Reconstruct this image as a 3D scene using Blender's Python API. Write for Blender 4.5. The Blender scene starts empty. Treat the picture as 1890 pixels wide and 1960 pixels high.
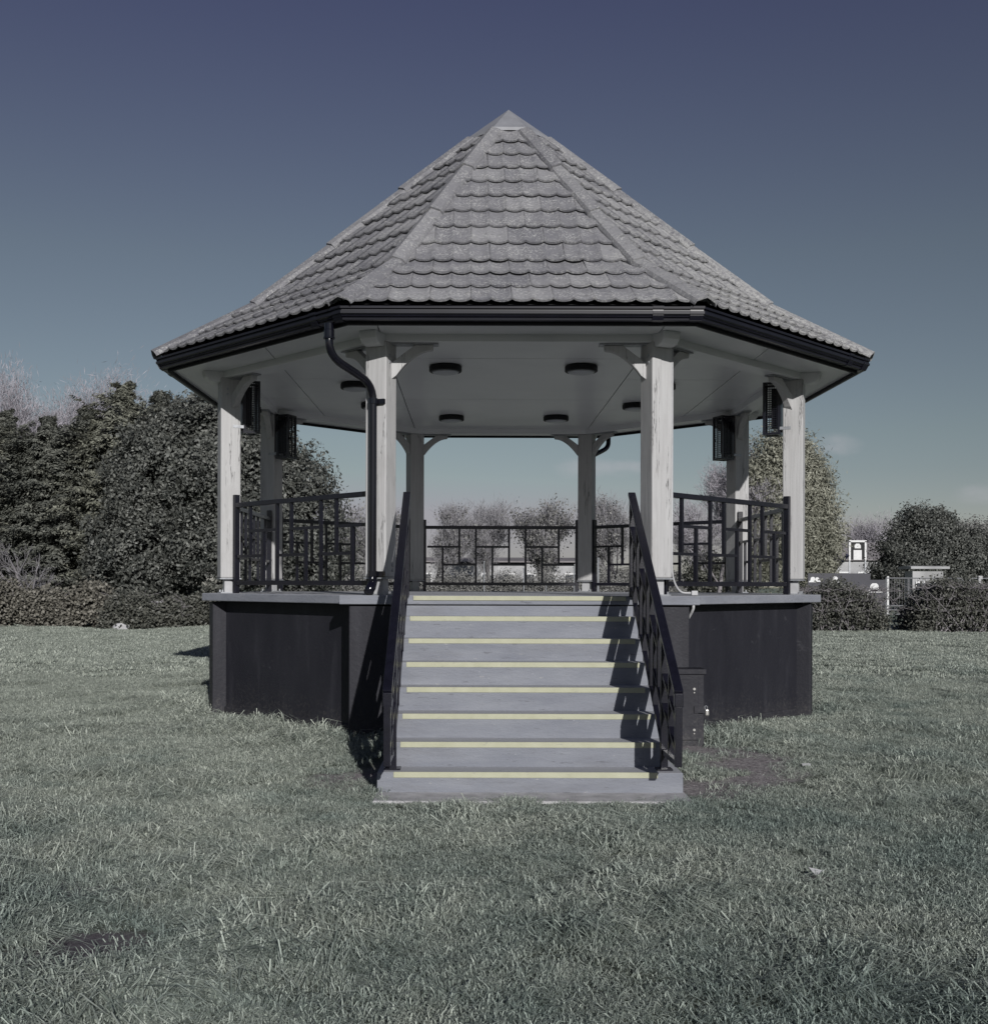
import bpy, bmesh, math, random
import numpy as np
from mathutils import Vector, Matrix, Euler

R = math.radians
rnd = random.Random(7)
nrg = np.random.default_rng(11)
SC = bpy.context.scene
COL = SC.collection

# ------------------------------------------------------------------ camera
cd = bpy.data.cameras.new("camera")
cam = bpy.data.objects.new("camera", cd)
COL.objects.link(cam)
cam.location = (-0.407, -12.53, 1.45)
cam.rotation_euler = (R(90), R(-0.15), 0)
cd.sensor_fit = 'HORIZONTAL'
cd.sensor_width = 36.0
cd.lens = 36.0 * 2205.0 / 1975.0
cd.shift_x = 44.9 / 1975.0
cd.shift_y = 146.0 / 1975.0
cd.clip_start = 0.05
cd.clip_end = 3000.0
SC.camera = cam

# ------------------------------------------------------------------ sun and sky
SUN = Vector((0.25, -1.0, 0.385)).normalized()
EL = math.asin(SUN.z)
AZ = math.atan2(SUN.x, SUN.y)
world = bpy.data.worlds.new("World")
SC.world = world
world.use_nodes = True
wn, wl = world.node_tree.nodes, world.node_tree.links
wn.clear()
w_out = wn.new("ShaderNodeOutputWorld")
w_bg = wn.new("ShaderNodeBackground")
w_bg.inputs[1].default_value = 0.062
sky = wn.new("ShaderNodeTexSky")
sky.sky_type = 'NISHITA'
sky.sun_disc = False
sky.sun_elevation = EL
sky.sun_rotation = AZ
sky.altitude = 0
sky.air_density = 1.0
sky.dust_density = 0.15
sky.ozone_density = 1.6
hsv = wn.new("ShaderNodeHueSaturation")
hsv.inputs['Saturation'].default_value = 0.67
gam = wn.new("ShaderNodeGamma"); gam.inputs[1].default_value = 1.28
wl.new(sky.outputs[0], gam.inputs[0])
tint = wn.new("ShaderNodeMix"); tint.data_type = 'RGBA'; tint.blend_type = 'MULTIPLY'; tint.inputs[0].default_value = 1.0
tint.inputs[7].default_value = (0.428, 0.396, 0.368, 1)
cap = wn.new("ShaderNodeMix"); cap.data_type = 'RGBA'; cap.blend_type = 'DARKEN'; cap.inputs[0].default_value = 1.0
cap.inputs[7].default_value = (13.5, 14.8, 15.6, 1)
wl.new(gam.outputs[0], cap.inputs[6])
wl.new(cap.outputs[2], tint.inputs[6]); wl.new(tint.outputs[2], hsv.inputs['Color'])
# a few small clouds low over the park
tc = wn.new("ShaderNodeTexCoord")
sx = wn.new("ShaderNodeSeparateXYZ")
wl.new(tc.outputs['Generated'], sx.inputs[0])
def wm(op, a, b=None, clamp=False):
    n = wn.new("ShaderNodeMath"); n.operation = op; n.use_clamp = clamp
    for i, v in enumerate((a, b)):
        if v is None: continue
        if isinstance(v, (int, float)): n.inputs[i].default_value = v
        else: wl.new(v, n.inputs[i])
    return n.outputs[0]
yy = wm('MAXIMUM', sx.outputs[1], 0.05)
cu = wm('DIVIDE', sx.outputs[0], yy)
cw = wm('DIVIDE', sx.outputs[2], yy)
cxyz = wn.new("ShaderNodeCombineXYZ")
wl.new(wm('MULTIPLY', cu, 1.0), cxyz.inputs[0]); wl.new(wm('MULTIPLY', cw, 2.2), cxyz.inputs[1])
cn = wn.new("ShaderNodeTexNoise")
cn.inputs['Scale'].default_value = 26.0; cn.inputs['Detail'].default_value = 6.0
cn.inputs['Roughness'].default_value = 0.55
wl.new(cxyz.outputs[0], cn.inputs['Vector'])
total = None
for (u0, w0, su, sw) in ((0.108, 0.106, 0.034, 0.010), (0.145, 0.108, 0.03, 0.007), (0.328, 0.126, 0.022, 0.012),
                         (0.475, 0.084, 0.035, 0.010), (0.50, 0.052, 0.05, 0.008), (-0.62, 0.12, 0.07, 0.015),
                         (0.72, 0.14, 0.08, 0.016), (1.1, 0.10, 0.09, 0.016), (-1.2, 0.16, 0.10, 0.02)):
    du = wm('DIVIDE', wm('SUBTRACT', cu, u0), su)
    dw = wm('DIVIDE', wm('SUBTRACT', cw, w0), sw)
    r2 = wm('ADD', wm('MULTIPLY', du, du), wm('MULTIPLY', dw, dw))
    g = wm('SUBTRACT', 1.0, wm('MULTIPLY', r2, 0.5), clamp=True)
    total = g if total is None else wm('MAXIMUM', total, g)
cl = wm('MULTIPLY', wm('SUBTRACT', wm('ADD', cn.outputs[0], wm('MULTIPLY', total, 0.45)), 0.62), 2.6, clamp=True)
cl = wm('MULTIPLY', wm('MULTIPLY', cl, total, clamp=True), 0.42)
cmix = wn.new("ShaderNodeMix"); cmix.data_type = 'RGBA'
wl.new(cl, cmix.inputs[0])
sup = wn.new("ShaderNodeMapRange"); sup.inputs[1].default_value = 0.28; sup.inputs[2].default_value = 0.50
wl.new(sx.outputs[2], sup.inputs[0])
vio = wn.new("ShaderNodeMix"); vio.data_type = 'RGBA'; vio.blend_type = 'MULTIPLY'
wl.new(sup.outputs[0], vio.inputs[0]); wl.new(hsv.outputs[0], vio.inputs[6]); vio.inputs[7].default_value = (0.84, 0.77, 1.10, 1)
slo = wn.new("ShaderNodeMapRange"); slo.inputs[1].default_value = 0.13; slo.inputs[2].default_value = 0.0
wl.new(sx.outputs[2], slo.inputs[0])
low = wn.new("ShaderNodeMix"); low.data_type = 'RGBA'; low.blend_type = 'MULTIPLY'
wl.new(slo.outputs[0], low.inputs[0]); wl.new(vio.outputs[2], low.inputs[6]); low.inputs[7].default_value = (0.93, 0.90, 1.12, 1)
wl.new(low.outputs[2], cmix.inputs[6])
cmix.inputs[7].default_value = (7.0, 7.0, 7.5, 1)
wl.new(cmix.outputs[2], w_bg.inputs[0])
wl.new(w_bg.outputs[0], w_out.inputs[0])

sd = bpy.data.lights.new("sun", 'SUN')
sd.energy = 3.7
sd.angle = R(0.53)
sd.color = (1.0, 0.98, 0.955)
sun = bpy.data.objects.new("sun", sd)
COL.objects.link(sun)
sun.location = (12, -40, 20)
sun.rotation_euler = SUN.to_track_quat('Z', 'Y').to_euler()

SC.view_settings.view_transform = 'Standard'
SC.view_settings.look = 'None'
SC.view_settings.exposure = 0.0
SC.view_settings.gamma = 1.0
SC.view_settings.use_curve_mapping = False
try:
    SC.cycles.max_bounces = 6
    SC.cycles.diffuse_bounces = 3
    SC.cycles.glossy_bounces = 2
    SC.cycles.transparent_max_bounces = 8
except Exception:
    pass

# ------------------------------------------------------------------ helpers
def tag(o, label=None, cat=None, group=None, kind=None):
    if label: o['label'] = label
    if cat: o['category'] = cat
    if group: o['group'] = group
    if kind: o['kind'] = kind
    return o

def empty(name, loc=(0, 0, 0), rz=0.0, parent=None):
    o = bpy.data.objects.new(name, None)
    o.empty_display_size = 0.2
    COL.objects.link(o)
    o.location = loc; o.rotation_euler = (0, 0, rz)
    if parent: o.parent = parent
    return o

def mobj(name, me, m=None, parent=None):
    o = bpy.data.objects.new(name, me)
    COL.objects.link(o)
    if m and not me.materials: me.materials.append(m)
    if parent: o.parent = parent
    return o

KIDS = {}
def copy_tree(o, parent=None):
    c = o.copy(); COL.objects.link(c)
    if parent: c.parent = parent
    for ch in list(o.children):
        copy_tree(ch, c)
    return c

class MB:
    """collects simple shapes into one mesh"""
    def __init__(s): s.v = []; s.f = []
    def add(s, vs, fs):
        b = len(s.v); s.v += [tuple(p) for p in vs]; s.f += [tuple(i + b for i in f) for f in fs]; return s
    def box(s, c, d, rot=None):
        x, y, z = d[0] / 2, d[1] / 2, d[2] / 2
        P = [Vector((a * x, b * y, e * z)) for e in (-1, 1) for b in (-1, 1) for a in (-1, 1)]
        if rot is not None: P = [rot @ p for p in P]
        P = [p + Vector(c) for p in P]
        return s.add(P, [(0, 2, 3, 1), (4, 5, 7, 6), (0, 1, 5, 4), (2, 6, 7, 3), (0, 4, 6, 2), (1, 3, 7, 5)])
    def bar(s, a, b, w, h, up=(0, 0, 1)):
        a, b = Vector(a), Vector(b); d = (b - a); L = d.length; d.normalize()
        up = Vector(up)
        if abs(d.dot(up)) > 0.99: up = Vector((0, 1, 0))
        sd_ = d.cross(up).normalized(); u2 = sd_.cross(d).normalized()
        P = []
        for e in (a, b):
            for (i, j) in ((-1, -1), (1, -1), (1, 1), (-1, 1)):
                P.append(e + sd_ * (i * w / 2) + u2 * (j * h / 2))
        return s.add(P, [(0, 3, 2, 1), (4, 5, 6, 7), (0, 1, 5, 4), (1, 2, 6, 5), (2, 3, 7, 6), (3, 0, 4, 7)])
    def prism(s, poly, z0, z1, fn=None):
        n = len(poly)
        P = [Vector((x, y, z)) for z in (z0, z1) for (x, y) in poly]
        if fn: P = [fn(p) for p in P]
        F = [tuple(range(n - 1, -1, -1)), tuple(range(n, 2 * n))]
        F += [(i, (i + 1) % n, n + (i + 1) % n, n + i) for i in range(n)]
        return s.add(P, F)
    def tube(s, path, r, n=8, cap=True):
        path = [Vector(p) for p in path]; k = len(path)
        rs = r if isinstance(r, (list, tuple)) else [r] * k
        P = []; u = None
        for i, p in enumerate(path):
            d = (path[min(i + 1, k - 1)] - path[max(i - 1, 0)]).normalized()
            if u is None: u = d.orthogonal().normalized()
            else: u = (u - d * u.dot(d)).normalized()
            w = d.cross(u)
            for j in range(n):
                t = 2 * math.pi * j / n
                P.append(p + (u * math.cos(t) + w * math.sin(t)) * rs[i])
        F = [(i * n + j, i * n + (j + 1) % n, (i + 1) * n + (j + 1) % n, (i + 1) * n + j) for i in range(k - 1) for j in range(n)]
        if cap: F += [tuple(range(n - 1, -1, -1)), tuple((k - 1) * n + j for j in range(n))]
        return s.add(P, F)
    def mesh(s, name, m=None, smooth=False):
        me = bpy.data.meshes.new(name)
        me.from_pydata(s.v, [], s.f); me.validate(); me.update()
        if smooth:
            for p in me.polygons: p.use_smooth = True
        if m: me.materials.append(m)
        return me
    def build(s, name, m, parent=None, smooth=False, bevel=0.0, seg=2, fix=False):
        me = s.mesh(name, m, smooth)
        if fix:
            bm = bmesh.new(); bm.from_mesh(me); bmesh.ops.recalc_face_normals(bm, faces=bm.faces); bm.to_mesh(me); bm.free()
        o = mobj(name, me, None, parent)
        if bevel:
            b = o.modifiers.new("bevel", 'BEVEL'); b.width = bevel; b.segments = seg; b.limit_method = 'ANGLE'; b.angle_limit = R(35)
        return o

def at(px, py, d):
    """a point of the photograph (in 1890 x 1960 view pixels) carried out to distance d"""
    return Vector(((px * 1.045 - 942.6) * d / 2205 - 0.407, d - 12.53, 1.45 + (1170 - py * 1.045) * d / 2205))

# ------------------------------------------------------------------ materials
def M(name):
    m = bpy.data.materials.new(name); m.use_nodes = True
    nt = m.node_tree
    return m, nt.nodes, nt.links, nt.nodes['Principled BSDF']

def noise(N, L, vec, scale, detail=4, rough=0.55, sc3=None):
    n = N.new("ShaderNodeTexNoise")
    n.inputs['Scale'].default_value = scale; n.inputs['Detail'].default_value = detail; n.inputs['Roughness'].default_value = rough
    if vec is not None:
        if sc3:
            mp = N.new("ShaderNodeMapping"); mp.inputs['Scale'].default_value = sc3
            L.new(vec, mp.inputs['Vector']); vec = mp.outputs[0]
        L.new(vec, n.inputs['Vector'])
    return n.outputs[0]

def ramp(N, L, fac, stops):
    r = N.new("ShaderNodeValToRGB"); L.new(fac, r.inputs[0])
    e = r.color_ramp.elements
    while len(e) < len(stops): e.new(0.5)
    for i, (p, c) in enumerate(stops):
        e[i].position = p
        e[i].color = (c, c, c, 1) if isinstance(c, (int, float)) else (*c, 1)
    return r.outputs[0]

def mixc(N, L, fac, a, b, mode='MIX'):
    n = N.new("ShaderNodeMix"); n.data_type = 'RGBA'; n.blend_type = mode
    for i, v in ((0, fac), (6, a), (7, b)):
        if isinstance(v, (int, float)): n.inputs[i].default_value = v
        elif isinstance(v, tuple): n.inputs[i].default_value = (*v, 1)
        else: L.new(v, n.inputs[i])
    return n.outputs[2]

def math_(N, L, op, a, b=0.0, clamp=False):
    n = N.new("ShaderNodeMath"); n.operation = op; n.use_clamp = clamp
    for i, v in enumerate((a, b)):
        if isinstance(v, (int, float)): n.inputs[i].default_value = v
        else: L.new(v, n.inputs[i])
    return n.outputs[0]

def bump(N, L, P, h, strength=0.3, dist=0.01):
    b = N.new("ShaderNodeBump"); b.inputs['Strength'].default_value = strength; b.inputs['Distance'].default_value = dist
    L.new(h, b.inputs['Height']); L.new(b.outputs[0], P.inputs['Normal'])

def pos(N): return N.new("ShaderNodeNewGeometry").outputs['Position']
def objc(N): return N.new("ShaderNodeTexCoord").outputs['Object']
def orand(N): return N.new("ShaderNodeObjectInfo").outputs['Random']

def simple(name, col, rough=0.6, var=0.15, scale=8.0, spec=0.5, bmp=0.0, bscale=60.0, metal=0.0):
    m, N, L, P = M(name)
    v = pos(N)
    f = noise(N, L, v, scale)
    a = tuple(max(0, c * (1 - var)) for c in col); b = tuple(min(1, c * (1 + var)) for c in col)
    L.new(mixc(N, L, ramp(N, L, f, ((0.3, 0.0), (0.7, 1.0))), a, b), P.inputs['Base Color'])
    P.inputs['Roughness'].default_value = rough; P.inputs['Specular IOR Level'].default_value = spec
    P.inputs['Metallic'].default_value = metal
    if bmp: bump(N, L, P, noise(N, L, v, bscale, 5), bmp, 0.004)
    return m

def mat_tile():
    m, N, L, P = M("concrete_tile")
    v = pos(N); r = orand(N)
    base = mixc(N, L, ramp(N, L, noise(N, L, v, 3.0), ((0.3, 0), (0.7, 1))), (0.142, 0.142, 0.160), (0.20, 0.198, 0.212))
    base = mixc(N, L, ramp(N, L, r, ((0.0, 0.0), (0.45, 0.15), (1.0, 0.85))), base, (0.265, 0.263, 0.275))
    lich = ramp(N, L, noise(N, L, v, 42.0, 6, 0.72), ((0.51, 0.0), (0.59, 1.0)))
    patch = ramp(N, L, noise(N, L, v, 5.5, 3), ((0.36, 0.15), (0.62, 1.0)))
    sp_ = N.new("ShaderNodeSeparateXYZ"); L.new(v, sp_.inputs[0])
    side = ramp(N, L, math_(N, L, 'ADD', math_(N, L, 'MULTIPLY', sp_.outputs[0], 0.22), math_(N, L, 'MULTIPLY', noise(N, L, v, 2.0, 3), 0.6)), ((0.42, 0.0), (0.85, 1.0)))
    lich2 = ramp(N, L, noise(N, L, v, 24.0, 6, 0.75), ((0.42, 0.0), (0.56, 1.0)))
    base = mixc(N, L, math_(N, L, 'MULTIPLY', math_(N, L, 'MULTIPLY', side, lich2), 0.7), base, (0.45, 0.45, 0.435))
    base = mixc(N, L, math_(N, L, 'MULTIPLY', math_(N, L, 'MULTIPLY', lich, patch), 0.70), base, (0.50, 0.50, 0.485))
    moss = ramp(N, L, noise(N, L, v, 17.0, 5, 0.6), ((0.57, 0.0), (0.68, 1.0)))
    base = mixc(N, L, math_(N, L, 'MULTIPLY', moss, 0.40), base, (0.085, 0.085, 0.085))
    L.new(base, P.inputs['Base Color'])
    P.inputs['Roughness'].default_value = 0.85; P.inputs['Specular IOR Level'].default_value = 0.25
    bump(N, L, P, noise(N, L, v, 55.0, 6, 0.7), 0.9, 0.012)
    return m

def mat_paint_wood():
    m, N, L, P = M("painted_timber")
    tc_ = objc(N)
    off = N.new("ShaderNodeVectorMath"); off.operation = 'ADD'
    cx = N.new("ShaderNodeCombineXYZ"); r = orand(N)
    L.new(math_(N, L, 'MULTIPLY', r, 37.0), cx.inputs[0]); L.new(math_(N, L, 'MULTIPLY', r, 91.0), cx.inputs[2])
    L.new(tc_, off.inputs[0]); L.new(cx.outputs[0], off.inputs[1])
    v = off.outputs[0]
    grain = noise(N, L, v, 1.0, 6, 0.6, (42, 42, 2.2))
    c1 = mixc(N, L, ramp(N, L, grain, ((0.3, 0), (0.7, 1))), (0.405, 0.40, 0.40), (0.475, 0.472, 0.472))
    wv = noise(N, L, v, 1.0, 5, 0.6, (15, 15, 0.9))
    d = math_(N, L, 'ABSOLUTE', math_(N, L, 'SUBTRACT', wv, 0.5))
    crack = ramp(N, L, d, ((0.0, 1.0), (0.008, 0.0)))
    where = ramp(N, L, noise(N, L, v, 1.0, 3, 0.5, (9, 9, 1.3)), ((0.50, 0.0), (0.60, 1.0)))
    ck = math_(N, L, 'MULTIPLY', crack, where)
    c2 = mixc(N, L, math_(N, L, 'MULTIPLY', ck, 0.8), c1, (0.13, 0.125, 0.125))
    dirt = ramp(N, L, noise(N, L, v, 1.0, 4, 0.6, (7, 7, 2.5)), ((0.52, 0.0), (0.75, 1.0)))
    c3 = mixc(N, L, math_(N, L, 'MULTIPLY', dirt, 0.40), c2, (0.29, 0.28, 0.275))
    L.new(c3, P.inputs['Base Color'])
    P.inputs['Roughness'].default_value = 0.65
    h = math_(N, L, 'SUBTRACT', math_(N, L, 'MULTIPLY', grain, 0.5), math_(N, L, 'MULTIPLY', ck, 1.2))
    bump(N, L, P, h, 0.7, 0.01)
    return m

def mat_wall():
    m, N, L, P = M("black_masonry_paint")
    v = pos(N)
    big = noise(N, L, v, 1.0, 5, 0.6, (2.5, 2.5, 1.0))
    c = mixc(N, L, ramp(N, L, big, ((0.35, 0), (0.7, 1))), (0.014, 0.014, 0.020), (0.022, 0.022, 0.029))
    strk = ramp(N, L, noise(N, L, v, 1.0, 4, 0.6, (7, 7, 1.1)), ((0.55, 0), (0.75, 1)))
    c = mixc(N, L, math_(N, L, 'MULTIPLY', strk, 0.5), c, (0.043, 0.043, 0.053))
    sp = ramp(N, L, noise(N, L, v, 55, 3, 0.6), ((0.74, 0), (0.78, 1)))
    c = mixc(N, L, math_(N, L, 'MULTIPLY', sp, 0.6), c, (0.25, 0.25, 0.27))
    sep = N.new("ShaderNodeSeparateXYZ"); L.new(v, sep.inputs[0])
    low = ramp(N, L, math_(N, L, 'ADD', sep.outputs[2], math_(N, L, 'MULTIPLY', noise(N, L, v, 9, 4), 0.25)), ((0.22, 1.0), (0.42, 0.0)))
    c = mixc(N, L, math_(N, L, 'MULTIPLY', low, 0.25), c, (0.08, 0.078, 0.078))
    spl = ramp(N, L, noise(N, L, v, 34, 5, 0.75), ((0.50, 0), (0.62, 1)))
    low2 = ramp(N, L, math_(N, L, 'ADD', sep.outputs[2], math_(N, L, 'MULTIPLY', noise(N, L, v, 3, 4), 0.5)), ((0.38, 1.0), (0.72, 0.0)))
    c = mixc(N, L, math_(N, L, 'MULTIPLY', math_(N, L, 'MULTIPLY', spl, low2), 0.55), c, (0.085, 0.08, 0.078))
    scf = ramp(N, L, noise(N, L, v, 1.0, 6, 0.7, (5, 5, 8)), ((0.63, 0), (0.70, 1)))
    c = mixc(N, L, math_(N, L, 'MULTIPLY', scf, 0.35), c, (0.075, 0.075, 0.085))
    L.new(c, P.inputs['Base Color'])
    P.inputs['Roughness'].default_value = 0.62; P.inputs['Specular IOR Level'].default_value = 0.35
    bump(N, L, P, noise(N, L, v, 22, 7, 0.65), 0.35, 0.012)
    return m

def mat_steps():
    m, N, L, P = M("grey_step_paint")
    v = pos(N)
    c = mixc(N, L, ramp(N, L, noise(N, L, v, 1.0, 5, 0.6, (2, 5, 9)), ((0.3, 0), (0.7, 1))), (0.188, 0.198, 0.23), (0.245, 0.255, 0.285))
    sc = ramp(N, L, noise(N, L, v, 1.0, 6, 0.65, (7, 16, 30)), ((0.60, 0), (0.70, 1)))
    c = mixc(N, L, math_(N, L, 'MULTIPLY', sc, 0.4), c, (0.15, 0.15, 0.165))
    wh = ramp(N, L, noise(N, L, v, 38, 3), ((0.72, 0), (0.76, 1)))
    c = mixc(N, L, math_(N, L, 'MULTIPLY', wh, 0.5), c, (0.5, 0.5, 0.52))
    grim = ramp(N, L, noise(N, L, v, 1.0, 5, 0.65, (1.6, 4, 7)), ((0.52, 0), (0.78, 1)))
    c = mixc(N, L, math_(N, L, 'MULTIPLY', grim, 0.5), c, (0.145, 0.143, 0.150))
    chip = ramp(N, L, noise(N, L, v, 1.0, 5, 0.7, (11, 11, 26)), ((0.665, 0), (0.69, 1)))
    c = mixc(N, L, math_(N, L, 'MULTIPLY', chip, 0.7), c, (0.37, 0.365, 0.36))
    scr = ramp(N, L, noise(N, L, v, 1.0, 4, 0.6, (6, 30, 60)), ((0.655, 0), (0.68, 1)))
    c = mixc(N, L, math_(N, L, 'MULTIPLY', scr, 0.6), c, (0.10, 0.10, 0.11))
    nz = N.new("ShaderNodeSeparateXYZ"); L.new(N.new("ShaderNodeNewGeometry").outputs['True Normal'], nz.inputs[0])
    top_lift = math_(N, L, 'MULTIPLY', ramp(N, L, nz.outputs[2], ((0.7, 0.0), (0.95, 1.0))), 0.75)  # upward faces painted paler, making up for the weak low sun on treads
    c = mixc(N, L, top_lift, c, (0.42, 0.425, 0.445))
    L.new(c, P.inputs['Base Color'])
    P.inputs['Roughness'].default_value = 0.75; P.inputs['Specular IOR Level'].default_value = 0.3
    bump(N, L, P, noise(N, L, v, 1.0, 6, 0.7, (14, 30, 45)), 0.6, 0.012)
    return m

def mat_leaf(name, a, b, rough=0.5, spec=0.4, trans=0.15):
    m, N, L, P = M(name)
    at_ = N.new("ShaderNodeAttribute"); at_.attribute_name = "tone"
    c = mixc(N, L, at_.outputs['Fac'], a, b)
    L.new(c, P.inputs['Base Color'])
    P.inputs['Roughness'].default_value = rough; P.inputs['Specular IOR Level'].default_value = spec
    if trans:
        t = N.new("ShaderNodeBsdfTranslucent"); L.new(c, t.inputs[0])
        mx = N.new("ShaderNodeMixShader"); mx.inputs[0].default_value = trans
        out = [n for n in N if n.type == 'OUTPUT_MATERIAL'][0]
        L.new(P.outputs[0], mx.inputs[1]); L.new(t.outputs[0], mx.inputs[2]); L.new(mx.outputs[0], out.inputs[0])
    return m

def mat_grass():
    m, N, L, P = M("grass_blades")
    v = pos(N)
    at_ = N.new("ShaderNodeAttribute"); at_.attribute_name = "tone"
    sep = N.new("ShaderNodeSeparateXYZ"); L.new(v, sep.inputs[0])
    big = noise(N, L, v, 1.0, 3, 0.55, (0.55, 0.55, 0.0))
    med = noise(N, L, v, 1.0, 3, 0.55, (2.6, 2.6, 0.0))
    f = math_(N, L, 'ADD', math_(N, L, 'MULTIPLY', big, 0.75), math_(N, L, 'MULTIPLY', med, 0.45))
    f = math_(N, L, 'SUBTRACT', f, 0.10)
    # paler turf to the left and round the bandstand, darker green to the near right
    pale_v = math_(N, L, 'ADD', f, math_(N, L, 'MULTIPLY', sep.outputs[0], -0.022))
    pale_v = math_(N, L, 'ADD', pale_v, math_(N, L, 'MULTIPLY', math_(N, L, 'ADD', sep.outputs[1], 6.0), 0.022))
    pale_f = ramp(N, L, pale_v, ((0.34, 0.0), (0.60, 1.0)))
    green = mixc(N, L, at_.outputs['Fac'], (0.105, 0.138, 0.124), (0.42, 0.49, 0.44))
    straw = mixc(N, L, at_.outputs['Fac'], (0.22, 0.250, 0.215), (0.67, 0.71, 0.62))
    c = mixc(N, L, pale_f, green, straw)
    L.new(c, P.inputs['Base Color'])
    P.inputs['Roughness'].default_value = 0.6; P.inputs['Specular IOR Level'].default_value = 0.2
    t = N.new("ShaderNodeBsdfTranslucent"); L.new(c, t.inputs[0])
    mx = N.new("ShaderNodeMixShader"); mx.inputs[0].default_value = 0.2
    out = [n for n in N if n.type == 'OUTPUT_MATERIAL'][0]
    L.new(P.outputs[0], mx.inputs[1]); L.new(t.outputs[0], mx.inputs[2]); L.new(mx.outputs[0], out.inputs[0])
    return m

def mat_lawn():
    m, N, L, P = M("turf_soil")
    v = pos(N)
    at_ = N.new("ShaderNodeAttribute"); at_.attribute_name = "turf"
    soil = mixc(N, L, ramp(N, L, noise(N, L, v, 26, 7, 0.75), ((0.3, 0), (0.7, 1))), (0.17, 0.15, 0.16), (0.56, 0.525, 0.53))
    dm = N.new("ShaderNodeAttribute"); dm.attribute_name = "damp"
    soil = mixc(N, L, dm.outputs['Fac'], soil, mixc(N, L, noise(N, L, v, 22, 6, 0.7), (0.11, 0.098, 0.112), (0.27, 0.25, 0.275)))
    fine = noise(N, L, v, 1.0, 6, 0.7, (20, 6, 20))
    turf = mixc(N, L, fine, (0.12, 0.15, 0.12), (0.30, 0.34, 0.28))
    under = mixc(N, L, noise(N, L, v, 40, 4), (0.10, 0.12, 0.095), (0.20, 0.225, 0.18))
    s2 = N.new("ShaderNodeSeparateXYZ"); L.new(v, s2.inputs[0])
    far = ramp(N, L, math_(N, L, 'DIVIDE', math_(N, L, 'ADD', s2.outputs[1], 12.5), 60.0), ((0.55, 0.0), (0.65, 1.0)))
    g = mixc(N, L, far, under, turf)
    L.new(mixc(N, L, at_.outputs['Fac'], soil, g), P.inputs['Base Color'])
    P.inputs['Roughness'].default_value = 0.95; P.inputs['Specular IOR Level'].default_value = 0.1
    bump(N, L, P, noise(N, L, v, 30, 7, 0.75), 1.0, 0.06)
    return m

def mat_ceiling():
    m, N, L, P = M("white_ceiling_board")
    v = pos(N)
    c = mixc(N, L, ramp(N, L, noise(N, L, v, 1.2, 4), ((0.3, 0), (0.7, 1))), (0.66, 0.665, 0.68), (0.75, 0.755, 0.765))
    c = mixc(N, L, math_(N, L, 'MULTIPLY', orand(N), 0.12), c, (0.5, 0.5, 0.51))
    L.new(c, P.inputs['Base Color'])
    P.inputs['Roughness'].default_value = 0.32; P.inputs['Specular IOR Level'].default_value = 0.5
    bump(N, L, P, noise(N, L, v, 3.5, 3), 0.06, 0.02)
    return m

MT = mat_tile()
MW = mat_paint_wood()
MWALL = mat_wall()
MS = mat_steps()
MG = mat_grass()
ML = mat_lawn()
MC = mat_ceiling()
MBLK = simple("black_gloss_metal", (0.008, 0.008, 0.014), 0.26, 0.25, 12, 0.55, 0.12, 90)
MPVC = simple("black_gutter_plastic", (0.007, 0.007, 0.013), 0.36, 0.2, 6, 0.42)
MPIPE = simple("black_pipe_plastic", (0.005, 0.005, 0.009), 0.16, 0.2, 6, 0.6)
MRUB = simple("matt_black", (0.010, 0.010, 0.012), 0.6, 0.2, 20, 0.3)
MZINC = simple("galvanised_steel", (0.34, 0.35, 0.37), 0.42, 0.2, 30, 0.5, 0, 60, 0.4)
MCAP = simple("lead_sheet", (0.25, 0.255, 0.275), 0.5, 0.12, 6, 0.4, 0.2, 30)
def mat_strip():
    m, N, L, P = M("nosing_yellow")
    v = pos(N)
    c = mixc(N, L, ramp(N, L, noise(N, L, v, 9, 4), ((0.3, 0), (0.7, 1))), (0.40, 0.40, 0.285), (0.46, 0.46, 0.34))
    w_ = ramp(N, L, noise(N, L, v, 1.0, 5, 0.7, (14, 20, 40)), ((0.60, 0), (0.70, 1)))
    c = mixc(N, L, math_(N, L, 'MULTIPLY', w_, 0.55), c, (0.27, 0.27, 0.25))
    L.new(c, P.inputs['Base Color']); P.inputs['Roughness'].default_value = 0.75
    bump(N, L, P, noise(N, L, v, 120, 4), 0.4, 0.004)
    return m
MYEL = mat_strip()
MWHT = simple("white_paint", (0.70, 0.70, 0.70), 0.5, 0.1, 8)
MGREYP = simple("grey_plastic", (0.42, 0.42, 0.43), 0.4, 0.08, 20)
MLENS = simple("light_diffuser", (0.42, 0.43, 0.46), 0.35, 0.04, 5)
MBRASS = simple("padlock_metal", (0.45, 0.44, 0.42), 0.35, 0.1, 40, 0.5, 0, 60, 0.7)
MCONC = simple("bare_concrete", (0.42, 0.415, 0.425), 0.9, 0.22, 9, 0.2, 0.6, 70)
MUND = simple("roof_underlay", (0.03, 0.03, 0.032), 0.9, 0.2, 5)
MBARK = simple("bark_grey", (0.12, 0.115, 0.118), 0.9, 0.35, 6, 0.2)
MBARKP = simple("bark_pale", (0.24, 0.225, 0.235), 0.9, 0.3, 6, 0.2)
MTWIG = simple("twig_pale", (0.40, 0.375, 0.41), 0.85, 0.2, 4, 0.2)
MTWIGD = simple("twig_grey", (0.21, 0.20, 0.21), 0.85, 0.2, 4, 0.2)
MEVG = mat_leaf("evergreen_leaf", (0.036, 0.040, 0.036), (0.185, 0.19, 0.172), 0.55, 0.4, 0.05)
MCON = mat_leaf("conifer_leaf", (0.042, 0.046, 0.040), (0.205, 0.21, 0.182), 0.6, 0.3, 0.08)
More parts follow.
